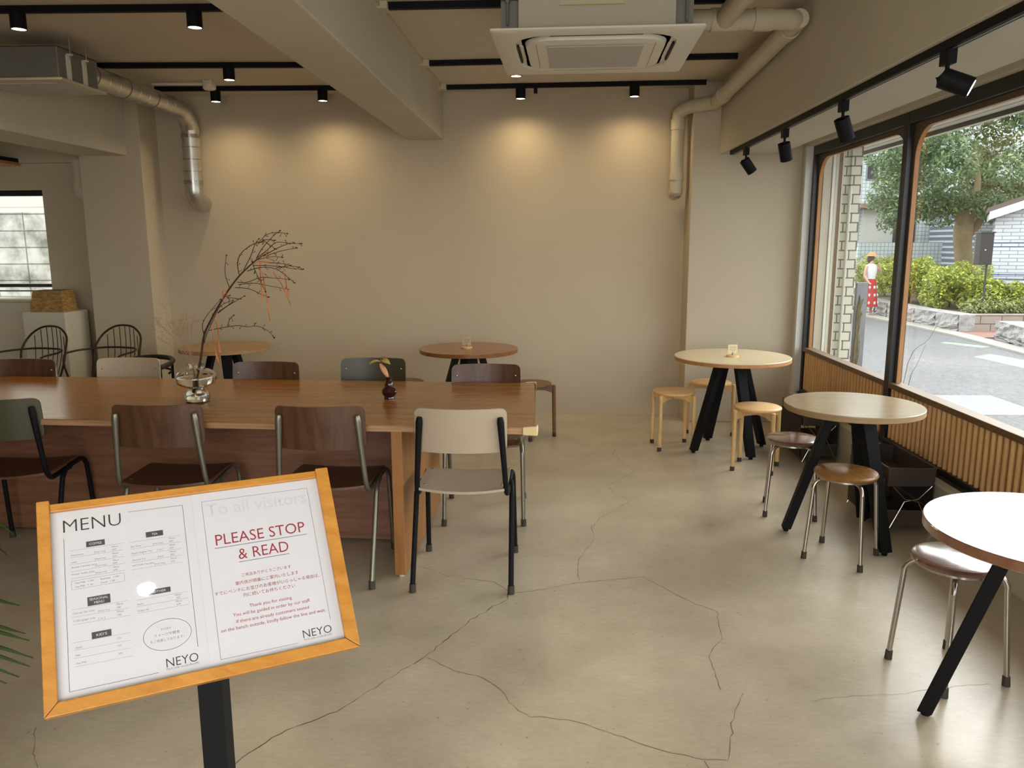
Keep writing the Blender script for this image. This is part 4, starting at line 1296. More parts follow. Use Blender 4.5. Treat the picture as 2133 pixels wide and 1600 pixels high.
t.scale = (0.95, 0.95, 0.965)
obj('seat', B().lathe([(0, 0.455), (0.19, 0.455), (0.215, 0.44), (0.21, 0.42), (0, 0.415)], 36), LEATHER, t)
rail = [(-0.235, -0.05, 0.655), (-0.225, 0.08, 0.675), (-0.14, 0.195, 0.69), (0, 0.23, 0.695), (0.14, 0.195, 0.69), (0.225, 0.08, 0.675), (0.235, -0.05, 0.655)]
obj('back_rail', B().tube(rail, 0.019, 10, smooth=5), LEATHER, t)
for x, y in ((-0.225, -0.03), (0.225, -0.03), (-0.14, 0.19), (0.14, 0.19)):
    obj('leg', B().tube([(x, y, 0.665), (x * 0.98, y, 0.45), (x * 1.05, y * 1.1, 0)], 0.011, 10), BLACK, t)
obj('back_bar', B().tube([(-0.215, 0.075, 0.60), (-0.135, 0.185, 0.605), (0, 0.222, 0.61), (0.135, 0.185, 0.605), (0.215, 0.075, 0.60)], 0.008, 8, smooth=4), BLACK, t)

# ------------------------------------------------------------------ menu stand
xa = Vector((0.87570888, 0.48283948, 0))
nn = Vector((0.39131852, -0.70972054, 0.58580421))
ya = nn.cross(xa)
mc = Vector((-0.579, 1.221, 0.958))
ms_ = thing('menu_stand', 'wooden framed menu board on a black post, two printed sheets side by side', 'menu stand', (mc.x, mc.y, 0))
MB = Matrix.Identity(4)
for i in range(3):
    MB[i][0], MB[i][1], MB[i][2] = xa[i], ya[i], nn[i]
MB[0][3], MB[1][3], MB[2][3] = 0, 0, mc.z
def board(name, b, mat, parent=None, smooth=False, bevel=0.0):
    b.xform(MB)
    return obj(name, b, mat, parent or ms_, smooth, bevel)
W2, H2 = 0.2372, 0.1672
board('frame_rail', B().prism([(-W2, -H2, -0.020), (W2, -H2, -0.020), (W2 - 0.0225, -H2 + 0.0195, -0.020), (-W2 + 0.0185, -H2 + 0.0195, -0.020)], (0, 0, 0.024)), FRAMEW, bevel=0.0015)
board('frame_rail', B().box(-W2 + 0.018, W2 - 0.022, 0.1505, 0.1640, -0.020, 0.000), FRAMEW, bevel=0.0015)
board('frame_rail', B().prism([(-W2, -H2, -0.020), (-W2 + 0.0185, -H2 + 0.0195, -0.020), (-W2 + 0.0185, 0.1695, -0.020), (-W2, 0.1695, -0.020)], (0, 0, 0.0245)), FRAMEW, bevel=0.0015)
board('frame_rail', B().prism([(W2, -H2, -0.020), (W2, 0.1665, -0.020), (W2 - 0.0225, 0.1665, -0.020), (W2 - 0.0225, -H2 + 0.0195, -0.020)], (0, 0, 0.0245)), FRAMEW, bevel=0.0015)
board('mitre_joint', B().prism([(-W2, -H2, 0.0040), (-W2 + 0.0008, -H2, 0.0040), (-W2 + 0.0190, -H2 + 0.0195, 0.0040), (-W2 + 0.0182, -H2 + 0.0195, 0.0040)], (0, 0, 0.0004)), INK)
board('mitre_joint', B().prism([(W2, -H2, 0.0045), (W2 - 0.0008, -H2, 0.0045), (W2 - 0.0230, -H2 + 0.0195, 0.0045), (W2 - 0.0222, -H2 + 0.0195, 0.0045)], (0, 0, 0.0004)), INK)
board('back_panel', B().box(-W2 + 0.01, W2 - 0.01, -H2 + 0.01, 0.158, -0.019, -0.0095), RAILW)
sh1 = board('menu_sheet', B().box(-0.2195, -0.0034, -0.1490, 0.1515, -0.0090, -0.0080), PAPER)
sh1['label'] = 'white menu sheet with price list'
sh2 = board('notice_sheet', B().box(-0.0034, 0.2150, -0.1500, 0.1510, -0.0088, -0.0070), PAPER)
sh2['label'] = 'white notice sheet with red lettering'
board('clear_cover', B().box(-0.2185, 0.2145, -0.1475, 0.1505, -0.0045, -0.0035), ACRYL)
pole = obj('post', B().box(-0.0215, 0.0215, -0.0, 0.043, 0.012, 0.93), BLACK, ms_, False, 0.002)
pole.location = (-0.018, 0.030, 0); pole.rotation_euler = (0, 0, math.radians(5))
obj('base_plate', B().box(-0.17, 0.15, -0.10, 0.20, 0, 0.012), BLACK, ms_, False, 0.003)
obj('tilt_bracket', B().box(-0.018 - 0.05, -0.018 + 0.05, 0.028, 0.050, 0.86, 0.915), BLACK, ms_, False, 0.002)

def text_into(b, s, x0, x1, y, z, cap=None, weight=0.0, em=None):
    """lay a line of lettering: left x0, right x1 (fit), baseline y"""
    cu = bpy.data.curves.new('lettering', 'FONT')
    cu.body = s
    cu.size = 1.0
    cu.resolution_u = 3
    cu.offset = weight
    o = bpy.data.objects.new('lettering', cu)
    COL.objects.link(o)
    dg = bpy.context.evaluated_depsgraph_get()
    me = bpy.data.meshes.new_from_object(o.evaluated_get(dg))
    n = len(me.vertices)
    if n:
        co_ = np.empty(n * 3)
        me.vertices.foreach_get('co', co_)
        co_ = co_.reshape(-1, 3)
        a, c = co_[:, 0].min(), co_[:, 0].max()
        sx = em or (x1 - x0) / (c - a)
        sy = sx if cap is None else cap / max(1e-6, co_[:, 1].max() - max(0.0, co_[:, 1].min() if cap < 0 else 0.0))
        out = np.stack([x0 + (co_[:, 0] - a) * sx, y + co_[:, 1] * sy, np.full(n, z)], 1)
        me.vertices.foreach_set('co', out.ravel())
        b.bm.from_mesh(me)
    bpy.data.objects.remove(o)
    bpy.data.curves.remove(cu)
    bpy.data.meshes.remove(me)
def rule(b, x0, y0, x1, y1, wd_, z):
    d = Vector((x1 - x0, y1 - y0, 0)).normalized()
    n = Vector((-d.y, d.x, 0)) * wd_ / 2
    p, q = Vector((x0, y0, z)), Vector((x1, y1, z))
    b.poly([p - n, q - n, q + n, p + n])
def printed(name, b, mat, sheet):
    b.xform(MB)
    return obj(name, b, mat, sheet, False)
Z1, Z2 = -0.00785, -0.00685
# left sheet
b = B()
text_into(b, 'MENU', -0.2013, -0.1163, 0.1148, Z1, 0.0208, -0.012)
text_into(b, 'NEYO', -0.0678, -0.0202, -0.1307, Z1, 0.0135, -0.006)
for x0, y0, x1, y1 in ((-0.1048, 0.1355, -0.0192, 0.1345), (-0.0192, 0.1345, -0.0191, -0.1088), (-0.2012, 0.1044, -0.2036, -0.1352), (-0.2036, -0.1355, -0.0796, -0.1358)):
    rule(b, x0, y0, x1, y1, 0.0006, Z1)
E_ = [(-0.0620 + 0.0356 * math.cos(2 * PI * i / 60), -0.0795 + 0.0245 * math.sin(2 * PI * i / 60)) for i in range(61)]
for p, q in zip(E_, E_[1:]):
    rule(b, p[0], p[1], q[0], q[1], 0.0006, Z1)
printed('black_lettering', b, INK, sh1)
b = B()
for x0, x1, y0, y1 in ((-0.1697, -0.1425, 0.0850, 0.0945), (-0.0806, -0.0539, 0.0862, 0.0955), (-0.1727, -0.1401, -0.0115, 0.0028), (-0.1696, -0.1419, -0.0640, -0.0535), (-0.0840, -0.0510, -0.0115, -0.0030)):
    b.poly([(x0, y0, Z1), (x1, y0, Z1), (x1, y1, Z1), (x0, y1, Z1)])
printed('heading_box', b, INKBOX, sh1)
b = B()
for s_, x0, x1, y, cp in (('COFFEE', -0.1652, -0.1470, 0.0877, 0.0038), ('TEA', -0.0718, -0.0625, 0.0887, 0.0038), ('SEASONAL', -0.1697, -0.1430, -0.0032, 0.0038), ('MENU', -0.1633, -0.1492, -0.0092, 0.0038), ("KID'S", -0.1632, -0.1482, -0.0607, 0.0040), ('OTHER', -0.0770, -0.0580, -0.0091, 0.0036)):
    text_into(b, s_, x0, x1, y, Z1 + 0.0002, cp)
printed('heading_lettering', b, PAPER, sh1)
b = B()
for i in range(5):
    rule(b, -0.1944, 0.0829 - i * 0.0115, -0.1158, 0.0829 - i * 0.0115, 0.00035, Z1)
    rule(b, -0.1060, 0.0822 - i * 0.0117, -0.0285, 0.0818 - i * 0.0117, 0.00035, Z1)
for y in (-0.0125, -0.0246, -0.0364):
    rule(b, -0.1955, y, -0.1142, y - 0.0012, 0.00035, Z1)
for y in (-0.0640, -0.0757, -0.0877, -0.1005):
    rule(b, -0.1956, y, -0.1145, y - 0.0012, 0.00035, Z1)
for y in (-0.0158, -0.0264, -0.0372):
    rule(b, -0.1040, y, -0.0258, y - 0.0006, 0.00035, Z1)
for x0, y0, x1, y1 in ((-0.1936, 0.0330, -0.1178, 0.0330), (-0.1936, 0.0190, -0.1178, 0.0190), (-0.1936, 0.0190, -0.1936, 0.0330), (-0.1178, 0.0190, -0.1178, 0.0330)):
    rule(b, x0, y0, x1, y1, 0.0004, Z1)
for i, (s_, wd_, h_) in enumerate((('Americano', 0.0205, '[Hot/ Ice]'), ('Latte', 0.0110, '[Hot/ Ice]'), ('Aroma Caramel Latte', 0.0390, '[Hot/ Ice]'), ('French Vanilla Latte', 0.0390, '[Hot/ Ice]'))):
    y = 0.0829 - (i + 1) * 0.0115
    text_into(b, s_, -0.1925, -0.1925 + wd_, y + (0.0052 if i > 1 else 0.0022), Z1, em=0.0041)
    text_into(b, h_, -0.1585, -0.1385, y + 0.0018, Z1, em=0.0041)
    text_into(b, 'Mizue', -0.1325, -0.1225, y + 0.0066, Z1, em=0.0038)
    text_into(b, ('650', '650', '650', '650')[i], -0.1325, -0.1262, y + 0.0018, Z1, em=0.0041)
for s_, x0, x1, y in (('Oat Milk   +100', -0.1885, -0.1575, 0.0275), ('Espresso   +100', -0.1520, -0.1195, 0.0275), ('Soy Milk   + 50', -0.1885, -0.1575, 0.0215), ('Decaf   + 80', -0.1520, -0.1200, 0.0215)):
    text_into(b, s_, x0, x1, y, Z1, em=0.0041)
for i, (s_, wd_, h_) in enumerate((('Earl Grey', 0.0180, '[Hot/ Ice]'), ('Peach Organic Tea', 0.0340, '[ Ice ]'), ('Almond Tea', 0.0220, '[Hot]'), ('MATCHA Tea latte', 0.0350, '[Hot/ Ice]'))):
    y = 0.0822 - (i + 1) * 0.0117
    text_into(b, s_, -0.1045, -0.1045 + wd_, y + (0.0048 if i == 3 else 0.0024), Z1, em=0.0041)
    text_into(b, h_, -0.0715 if len(h_) > 7 else -0.0655, -0.0530, y + 0.0018, Z1, em=0.0041)
    text_into(b, 'Mizue', -0.0460, -0.0365, y + 0.0068, Z1, em=0.0041)
    text_into(b, '650', -0.0460, -0.0400, y + 0.0018, Z1, em=0.0041)
for i, (s_, wd_, h_) in enumerate((('Chai tea Oat Latte', 0.0370, '[Hot/ Ice]'), ('YUZU ginger soda', 0.0360, '[ Ice ]'))):
    y = -0.0125 - (i + 1) * 0.0120
    text_into(b, s_, -0.1940, -0.1940 + wd_, y + 0.0040, Z1, em=0.0041)
    text_into(b, h_, -0.1585, -0.1385, y + 0.0010, Z1, em=0.0041)
    text_into(b, 'Mizue', -0.1320, -0.1220, y + 0.0066, Z1, em=0.0041)
    text_into(b, '700', -0.1320, -0.1258, y + 0.0012, Z1, em=0.0041)
for i, (s_, wd_, pr_) in enumerate((('Apple', 0.0115, '150'), ('Milk', 0.0090, '150'), ('Oat Milk', 0.0170, '200'))):
    y = -0.0640 - (i + 1) * 0.0120
    text_into(b, s_, -0.1930, -0.1930 + wd_, y + 0.0025, Z1, em=0.0041)
    text_into(b, pr_, -0.1345, -0.1280, y + 0.0045, Z1, em=0.0041)
for i, s_ in enumerate(('Apple', 'Ginger ale')):
    y = -0.0158 - (i + 1) * 0.0106
    text_into(b, s_, -0.1028, -0.0915 if i == 0 else -0.0830, y + 0.0022, Z1, em=0.0041)
    text_into(b, 'Mizue', -0.0450, -0.0355, y + 0.0062, Z1, em=0.0041)
    text_into(b, '500' if i == 0 else '570', -0.0440, -0.0385, y + 0.0012, Z1, em=0.0041)
text_into(b, 'そのほか', -0.0715, -0.0555, -0.0712, Z1)
text_into(b, 'スイーツや軽食', -0.0820, -0.0435, -0.0805, Z1)
text_into(b, 'もご用意しております！', -0.0880, -0.0380, -0.0890, Z1)
text_into(b, 'Park side studio&coffe', -0.0680, -0.0202, -0.1352, Z1)
printed('small_lettering', b, INKGREY, sh1)
# right sheet
b = B()
text_into(b, 'PLEASE STOP', 0.0272, 0.1795, 0.0530, Z2, 0.0190, -0.002)
text_into(b, '& READ', 0.0612, 0.1462, 0.0225, Z2, 0.0186, -0.002)
for s_, x0, x1, y in (('ご来店ありがとうございます', 0.0621, 0.1448, -0.0080), ('案内係が順番にご案内いたします', 0.0501, 0.1562, -0.0208), ('すでにベンチにお並びのお客様がいらっしゃる場合は、', 0.0155, 0.1910, -0.0325), ('列に続いてお待ちください', 0.0599, 0.1468, -0.0428),
                      ('Thank you for visiting.', 0.0677, 0.1394, -0.0622), ('You will be guided in order by our staff.', 0.0399, 0.1681, -0.0728), ('If there are already customers seated', 0.0439, 0.1638, -0.0842), ('on the bench outside, kindly follow the line and wait.', 0.0184, 0.1913, -0.0946)):
    text_into(b, s_, x0, x1, y, Z2)
printed('red_lettering', b, INKRED, sh2)
b = B()
rule(b, 0.0244, 0.0483, 0.1822, 0.0477, 0.0008, Z2)
rule(b, 0.0606, 0.0179, 0.1459, 0.0177, 0.0008, Z2)
for x0, y0, x1, y1 in ((0.0121, 0.1353, 0.1955, 0.1342), (0.1955, 0.1342, 0.1966, -0.1102), (0.0121, 0.1353, 0.0128, -0.1368), (0.0128, -0.1370, 0.1367, -0.1376)):
    rule(b, x0, y0, x1, y1, 0.0005, Z2)
text_into(b, 'NEYO', 0.1470, 0.1960, -0.1315, Z2, 0.0130, -0.006)
printed('black_lettering', b, INK, sh2)
b = B()
text_into(b, 'Park side studio&coffe', 0.1475, 0.1955, -0.1362, Z2)
printed('small_lettering', b, INKGREY, sh2)
b = B()
text_into(b, 'To all visitors', 0.0180, 0.1915, 0.1080, Z2, 0.0215, 0.01)
printed('show_through_lettering', b, GHOST, sh2)

# ------------------------------------------------------------------ palm at the left frame edge
t = thing('potted_palm', 'green palm with narrow leaflets at the lower left frame edge', 'plant', (-1.62, 1.62, 0))
obj('pot', B().lathe([(0, 0), (0.12, 0), (0.15, 0.26), (0.14, 0.26), (0.13, 0.23), (0, 0.23)], 32), PLINTH, t)
obj('soil', B().lathe([(0, 0.232), (0.133, 0.232), (0.133, 0.240), (0, 0.240)], 24), plain('soil', lin(50, 38, 28), 0.95), t)
def frond(root, tipc, leaflets):
    b = B()
    root, tipc = Vector(root), Vector(tipc)
    mid = root.lerp(tipc, 0.5) + Vector((0, 0, 0.06))
    b.tube([root, mid, tipc], [0.006, 0.0045, 0.002], 7, smooth=6)
    for f, e in leaflets:
        c = (root.lerp(mid, f * 2) if f < 0.5 else mid.lerp(tipc, f * 2 - 1))
        e = Vector(e)
        d = e - c
        s_ = d.cross(Vector((0.2, 1, 0.1))).normalized()
        rows = []
        for i in range(7):
            g = i / 6
            wd_ = 0.0085 * math.sin(PI * (0.12 + 0.86 * g)) ** 0.7
            pc = c + d * g + Vector((0, 0, 0.02 * math.sin(PI * g)))
            rows.append((b.bm.verts.new(pc - s_ * wd_), b.bm.verts.new(pc + Vector((0, 0.003, 0))), b.bm.verts.new(pc + s_ * wd_)))
        for a, c2 in zip(rows, rows[1:]):
            b.bm.faces.new((a[0], a[1], c2[1], c2[0])); b.bm.faces.new((a[1], a[2], c2[2], c2[1]))
    return obj('frond', b, PALM, t)
# leaflet tips given relative to the plant's base
def tipw(x, z):
    return (x + 1.603, 0.0, z)
frond((0, 0, 0.24), (0.28, 0.0, 0.93), [(0.66, tipw(-1.225, 0.735)), (0.60, tipw(-1.182, 0.703)), (0.52, tipw(-1.178, 0.634)), (0.50, tipw(-1.170, 0.617)), (0.47, tipw(-1.166, 0.574)), (0.45, tipw(-1.176, 0.552)), (0.42, tipw(-1.205, 0.525)), (0.40, tipw(-1.238, 0.508)), (0.9, (0.10, 0.02, 1.02)), (0.8, (0.05, 0.02, 0.92)), (0.7, (-0.02, 0.02, 0.83))])
for k in range(6):
    a = 0.9 + k * 0.85
    tip = Vector((0.36 * math.cos(a) - 0.10, 0.36 * math.sin(a), 0.80 + 0.1 * random.random()))
    lf = []
    for i in range(9):
        f = 0.35 + 0.6 * i / 8
        c = Vector((0, 0, 0.24)).lerp(tip, f)
        for s_ in (-1, 1):
            lf.append((f, c + Vector((-math.sin(a) * s_ * 0.16 + 0.05 * math.cos(a), math.cos(a) * s_ * 0.16 + 0.05 * math.sin(a), -0.02))))
    frond((0, 0, 0.24), tip, lf)

# ------------------------------------------------------------------ outside
G = -0.12
tag(obj('road', B().box(2.25, 60, -30, 70, -0.3, G), ASPHALT, None, False), kind='structure')
tag(obj('rear_ground', B().box(-40, 2.25, 7.3, 40, -0.3, G).box(-40, 2.25, -30, Y0 - 0.2, -0.3, G), plain('pale_paving', lin(136, 132, 126), 0.9, var=0.1), None, False), kind='structure')
tag(obj('front_eave', B().box(2.25, 2.88, -4, 9.2, 2.33, 2.45).box(2.88, 2.93, -4, 9.2, 2.30, 2.60), tiles('eave_boards', lin(232, 226, 206), lin(220, 212, 190), lin(56, 49, 40), 4.0, 0.09, 'yx', 0.006, 0.4, 0.6, 0.1), None, False), kind='structure')
tag(obj('outer_wall', B().box(X0 - 0.2, 2.25, 7.16, 7.3, H, H + 0.5).box(2.25, 2.46, 7.02, 7.4, G, 2.50), plain('outer_plaster', lin(152, 148, 140), 0.8), None, False), kind='structure')
t = thing('tiled_pillar', 'cream brick-tiled pillar outside the far window', 'pillar', (2.455, 7.0, G))
BR = tiles('cream_bricks', lin(208, 203, 186), lin(198, 193, 176), lin(96, 92, 84), 0.115, 0.078, 'xz', 0.006, 0.5, 0.6, 0.08)
obj('brick_shaft', B().box(0, 0.09, 0, 0.6, 0, 2.44), BR, t, False)
obj('brick_shaft', B().box(0.09, 0.178, -0.02, 0.6, 0, 2.44), BR, t, False)
t = thing('rain_pipe', 'thin cream rain pipe on the brick pillar outside', 'pipe', (2.532, 6.945, G))
obj('pipe_run', B().cyl((0, 0, 0), (0, 0, 2.05), 0.012, seg=12), plain('cream_paint', lin(180, 176, 160), 0.5), t)
obj('pipe_socket', B().cyl((0, 0, 1.98), (0, 0, 2.08), 0.016, seg=12), plain('cream_paint', lin(180, 176, 160), 0.5), t)
for k, (x0, x1, m) in enumerate(((2.375, 2.40, WHITEP), (2.40, 2.425, CREAMP), (2.425, 2.447, RAILW), (2.447, 2.46, CREAMP))):
    tag(obj('trim_%d' % (4 + k), B().box(x0, x1, 6.93 - 0.005 * k, 7.02, G, 2.50), m, None, False), kind='structure')
t = thing('galvanised_post', 'grey galvanised post with dried vine outside the far window', 'post', (2.475, 6.40, G))
obj('post_shaft', B().box(-0.042, 0.042, -0.02, 0.02, 0, 1.315), plain('zinc', lin(120, 124, 128), 0.5, metal=0.4, var=0.1), t, False)
b = B()
for k in range(9):
    z = 0.35
    P = [Vector((-0.03 + random.uniform(-0.02, 0.02), -0.03, 0.0))]
    for i in range(9):
        P.append(Vector((-0.02 + random.gauss(0, 0.014), -0.032 + random.gauss(0, 0.006), 0.1 + 0.12 * (i + 1) * random.uniform(0.9, 1.05))))
    b.tube(P, [0.006] * 5 + [0.004] * 5, 5, smooth=2)
obj('dried_vine', b, plain('vine', lin(120, 107, 76), 0.9, var=0.3, scale=40), t)
VINE = plain('pale_twig', lin(120, 112, 98), 0.9)
t = thing('bare_shrub', 'thin bare twigs outside the glass in front of the road', 'twigs', (2.60, 5.90, G))
for pl in ([(0, 0, 0), (0.06, 0, 0.75), (0.22, 0.05, 0.92), (0.33, 0.1, 1.12)], [(0.02, 0, 0), (0.08, 0, 0.60), (0.14, 0.04, 0.72), (0.20, 0.05, 0.88)], [(0.0, 0.02, 0), (-0.02, 0, 0.7), (0.03, 0.03, 0.95)]):
    obj('twig', B().tube(pl, [0.003, 0.0025, 0.0018, 0.001], 6, smooth=4) if len(pl) == 4 else B().tube(pl, [0.003, 0.002, 0.001], 6, smooth=4), VINE, t)

# kerb, planters
def strip(path, wdt, z0, z1):
    b = B()
    for p, q in zip(path, path[1:]):
        d = Vector((q[0] - p[0], q[1] - p[1], 0)).normalized()
        n = Vector((d.y, -d.x, 0)) * wdt
        n = -n if n.x < 0 else n
        b.hexa([(p[0], p[1], z0), (q[0], q[1], z0), (q[0] + n.x, q[1] + n.y, z0), (p[0] + n.x, p[1] + n.y, z0)], [(p[0], p[1], z1), (q[0], q[1], z1), (q[0] + n.x, q[1] + n.y, z1), (p[0] + n.x, p[1] + n.y, z1)])
    return b
tag(obj('kerb', strip([(7.0, 26), (7.0, 17.8), (7.08, 14.1), (6.92, 11.7), (6.85, 8)], 0.32, G, G + 0.03), plain('concrete_kerb', lin(137, 134, 126), 0.9, var=0.1), None, False), kind='structure')
tag(obj('brick_path', B().box(7.3, 14, 13.75, 14.75, G, G + 0.02), tiles('red_pavers', lin(140, 102, 88), lin(128, 89, 76), lin(96, 72, 64), 0.2, 0.1, 'xy', 0.006, 0.5), None, False), kind='structure')
def rough_wall(name, path, wdt, h, label):
    t = thing(name, label, 'planter wall', (path[0][0], path[0][1], G), 0, 'low granite planter walls')
    x0, y0 = path[0]
    rng = random.Random(5)
    for p, q in zip(path, path[1:]):
        L_ = math.hypot(q[0] - p[0], q[1] - p[1])
        n = max(1, int(L_ / 0.62))
        for k in range(n):
            a = Vector((p[0] + (q[0] - p[0]) * k / n - x0, p[1] + (q[1] - p[1]) * k / n - y0, 0))
            c = Vector((p[0] + (q[0] - p[0]) * (k + 0.97) / n - x0, p[1] + (q[1] - p[1]) * (k + 0.97) / n - y0, 0))
            d = (c - a).normalized()
            nn_ = Vector((d.y, -d.x, 0))
            nn_ = -nn_ if nn_.x < 0 else nn_
            b = B()
            m_ = 6
            for zi, (za, zb_) in enumerate(((0.0, 0.085), (0.09, h))):
                o_ = 0.03 if zi == 0 else 0.0
                G_ = []
                for i in range(m_ + 1):
                    row = []
                    for j in range(5):
                        e = a.lerp(c, i / m_) + Vector((0, 0, za + (zb_ - za) * j / 4)) - nn_ * (rng.uniform(-0.025, 0.03) - o_ * 0)
                        row.append(b.bm.verts.new(e))
                    G_.append(row)
                for i in range(m_):
                    for j in range(4):
                        b.bm.faces.new((G_[i][j], G_[i + 1][j], G_[i + 1][j + 1], G_[i][j + 1]))
            b.hexa([a + nn_ * 0.03, c + nn_ * 0.03, c + nn_ * wdt, a + nn_ * wdt], [p_ + Vector((0, 0, h - 0.004)) for p_ in (a + nn_ * 0.01, c + nn_ * 0.01, c + nn_ * wdt, a + nn_ * wdt)])
            obj('granite_block', b, STONE, t, False)
    return t
rough_wall('granite_planter', [(7.44, 21.5), (7.43, 19.0), (7.34, 16.2), (7.47, 14.70)], 0.4, 0.32, 'rough grey granite planter wall in front of the big green shrubs')
rough_wall('granite_planter', [(7.60, 13.72), (7.34, 12.3), (7.2, 10.2)], 0.4, 0.31, 'rough grey granite planter wall at the right frame edge beyond the road')
t = thing('brick_planter_end', 'smooth brown block wall closing the planter beside the red path', 'planter wall', (7.5, 14.78, G))
obj('block_wall', B().box(0, 6, -0.03, 0.3, 0, 0.31), tiles('brown_blocks', lin(142, 130, 122), lin(130, 118, 110), lin(83, 73, 68), 0.38, 0.15, 'xz', 0.01, 0.5), t, False)
tag(obj('planter_soil', B().box(7.75, 25, 14.9, 24, G, 0.16).box(7.7, 25, 6, 13.72, G, 0.14), plain('garden_soil', lin(88, 78, 60), 0.95, var=0.2), None, False), kind='structure')
# road paint and patches
tag(obj('road_marking', B().hexa([(6.55, 13.25, G), (6.95, 12.65, G), (6.75, 12.5, G), (6.4, 13.1, G)], [(6.55, 13.25, G + .003), (6.95, 12.65, G + .003), (6.75, 12.5, G + .003), (6.4, 13.1, G + .003)])
        .hexa([(6.5, 11.8, G), (6.75, 10.6, G), (6.2, 10.4, G), (6.1, 11.5, G)], [(6.5, 11.8, G + .003), (6.75, 10.6, G + .003), (6.2, 10.4, G + .003), (6.1, 11.5, G + .003)]), plain('green_road_paint', lin(112, 144, 112), 0.8, var=0.35, scale=9), None, False), kind='structure')
tag(obj('road_patch', B().box(4.0, 4.75, 7.55, 8.55, G, G + 0.002), plain('smooth_patch', lin(112, 113, 116), 0.85, var=0.08), None, False), kind='structure')

def leaf_cloud(name, blobs, n, size, mat, parent, seed=1, flat=0.6):
    rng = np.random.default_rng(seed)
    V = []
    wts = np.array([b_[3] * b_[4] * b_[5] for b_ in blobs]) ** 0.75
    idx = rng.choice(len(blobs), n, p=wts / wts.sum())
    Bq = np.array(blobs)[idx]
    d = rng.normal(size=(n, 3))
    d /= np.linalg.norm(d, axis=1)[:, None]
    rad = rng.uniform(0.55, 1.04, n) ** 0.6
    P = Bq[:, :3] + d * Bq[:, 3:6] * rad[:, None]
    # each leaf a bent diamond of real size, roughly facing outward and up
    nrm = d * 0.7 + rng.normal(size=(n, 3)) * 0.55 + np.array([0, 0, flat])
    nrm /= np.linalg.norm(nrm, axis=1)[:, None]
    a = np.cross(nrm, rng.normal(size=(n, 3)))
    a /= np.linalg.norm(a, axis=1)[:, None]
    c = np.cross(nrm, a)
    s_ = size * rng.uniform(0.6, 1.25, n)[:, None]
    q = np.stack([P - a * s_, P + c * s_ * 0.42 + nrm * s_ * 0.1, P + a * s_, P - c * s_ * 0.42 + nrm * s_ * 0.1], 1).reshape(-1, 3)
    me = bpy.data.meshes.new(name)
    me.from_pydata(q.tolist(), [], [(4 * i, 4 * i + 1, 4 * i + 2, 4 * i + 3) for i in range(n)])
    me.materials.append(mat)
    o = bpy.data.objects.new(name, me)
    COL.objects.link(o)
    o.parent = parent
    return o
TREEM = foliage('tree_leaves', (0.022, 0.048, 0.022, 1), (0.065, 0.12, 0.048, 1), (0.24, 0.33, 0.14, 1))
TREEY = foliage('yellow_tree_leaves', (0.025, 0.048, 0.014, 1), (0.085, 0.12, 0.03, 1), (0.22, 0.22, 0.055, 1))
BUSHM = foliage('bush_leaves', (0.05, 0.085, 0.016, 1), (0.21, 0.27, 0.03, 1), (0.52, 0.54, 0.075, 1))
COVERM = foliage('ground_cover_leaves', (0.09, 0.12, 0.04, 1), (0.20, 0.24, 0.075, 1), (0.34, 0.37, 0.13, 1))
TRUNK = plain('tree_bark', lin(132, 116, 88), 0.9, var=0.2, scale=6, bmp=0.4, bscale=20)
def tree(label, x, y, blobs, n, size, mat, trunk, seed):
    t = thing('broadleaf_tree', label, 'tree', (x, y, 0.15))
    leaf_cloud('crown', blobs, n, size, mat, t, seed)
    for pts, rs in trunk:
        obj('trunk' if rs[0] > 0.12 else 'bough', B().tube(pts, rs, 12, smooth=4), TRUNK, t)
    return t
rb = random.Random(3)
blobs = []
for k in range(60):
    a, el = rb.uniform(0, 2 * PI), rb.uniform(-0.45, 1.0)
    rr_ = 2.35 * math.sqrt(max(0.05, 1 - min(0.98, abs(el)) ** 2))
    blobs.append((rr_ * math.cos(a) * rb.uniform(0.45, 1.05), rr_ * math.sin(a) * rb.uniform(0.4, 1.0), 3.5 + el * 2.0, rb.uniform(0.4, 0.7), rb.uniform(0.4, 0.7), rb.uniform(0.25, 0.42)))
for k in range(16):
    a = rb.uniform(0, 2 * PI)
    blobs.append((rb.uniform(0.3, 1.5) * math.cos(a) - 0.1, rb.uniform(0.3, 1.2) * math.sin(a), rb.uniform(1.95, 2.5), 0.46, 0.46, 0.26))
for k in range(16):
    blobs.append((-2.1 + rb.uniform(-0.55, 0.45), rb.uniform(-0.9, 0.4), rb.uniform(1.5, 3.9), 0.42, 0.42, 0.28))
tree('large dark green tree with a thick trunk across the road', 10.35, 20.3, blobs, 34000, 0.060, TREEM,
     [([(0.04, 0, -0.1), (0.02, 0, 0.55), (-0.10, 0, 1.15), (-0.14, 0, 1.7), (0.0, 0, 2.4)], [0.27, 0.215, 0.20, 0.22, 0.13]),
      ([(-0.10, 0, 1.45), (0.20, 0.05, 1.75), (0.42, 0.1, 2.3)], [0.115, 0.10, 0.06]), ([(-0.13, 0, 1.5), (-0.35, -0.1, 1.95), (-0.9, -0.2, 2.6)], [0.11, 0.08, 0.04]), ([(0, 0, 2.0), (0.1, 0, 2.8), (-0.1, 0, 3.8)], [0.10, 0.07, 0.03])], 4)
blobs = [(rb.uniform(-2.2, 2.4), rb.uniform(-0.8, 1.0), rb.uniform(2.0, 5.6), rb.uniform(0.4, 0.7), 0.5, rb.uniform(0.25, 0.45)) for k in range(55)]
tree('yellow green tree crown behind the white shed at the right frame edge', 13.2, 21.4, blobs, 14000, 0.065, TREEY, [([(0, 0, -0.1), (0.05, 0, 1.5), (0, 0, 3.4)], [0.18, 0.15, 0.08])], 5)
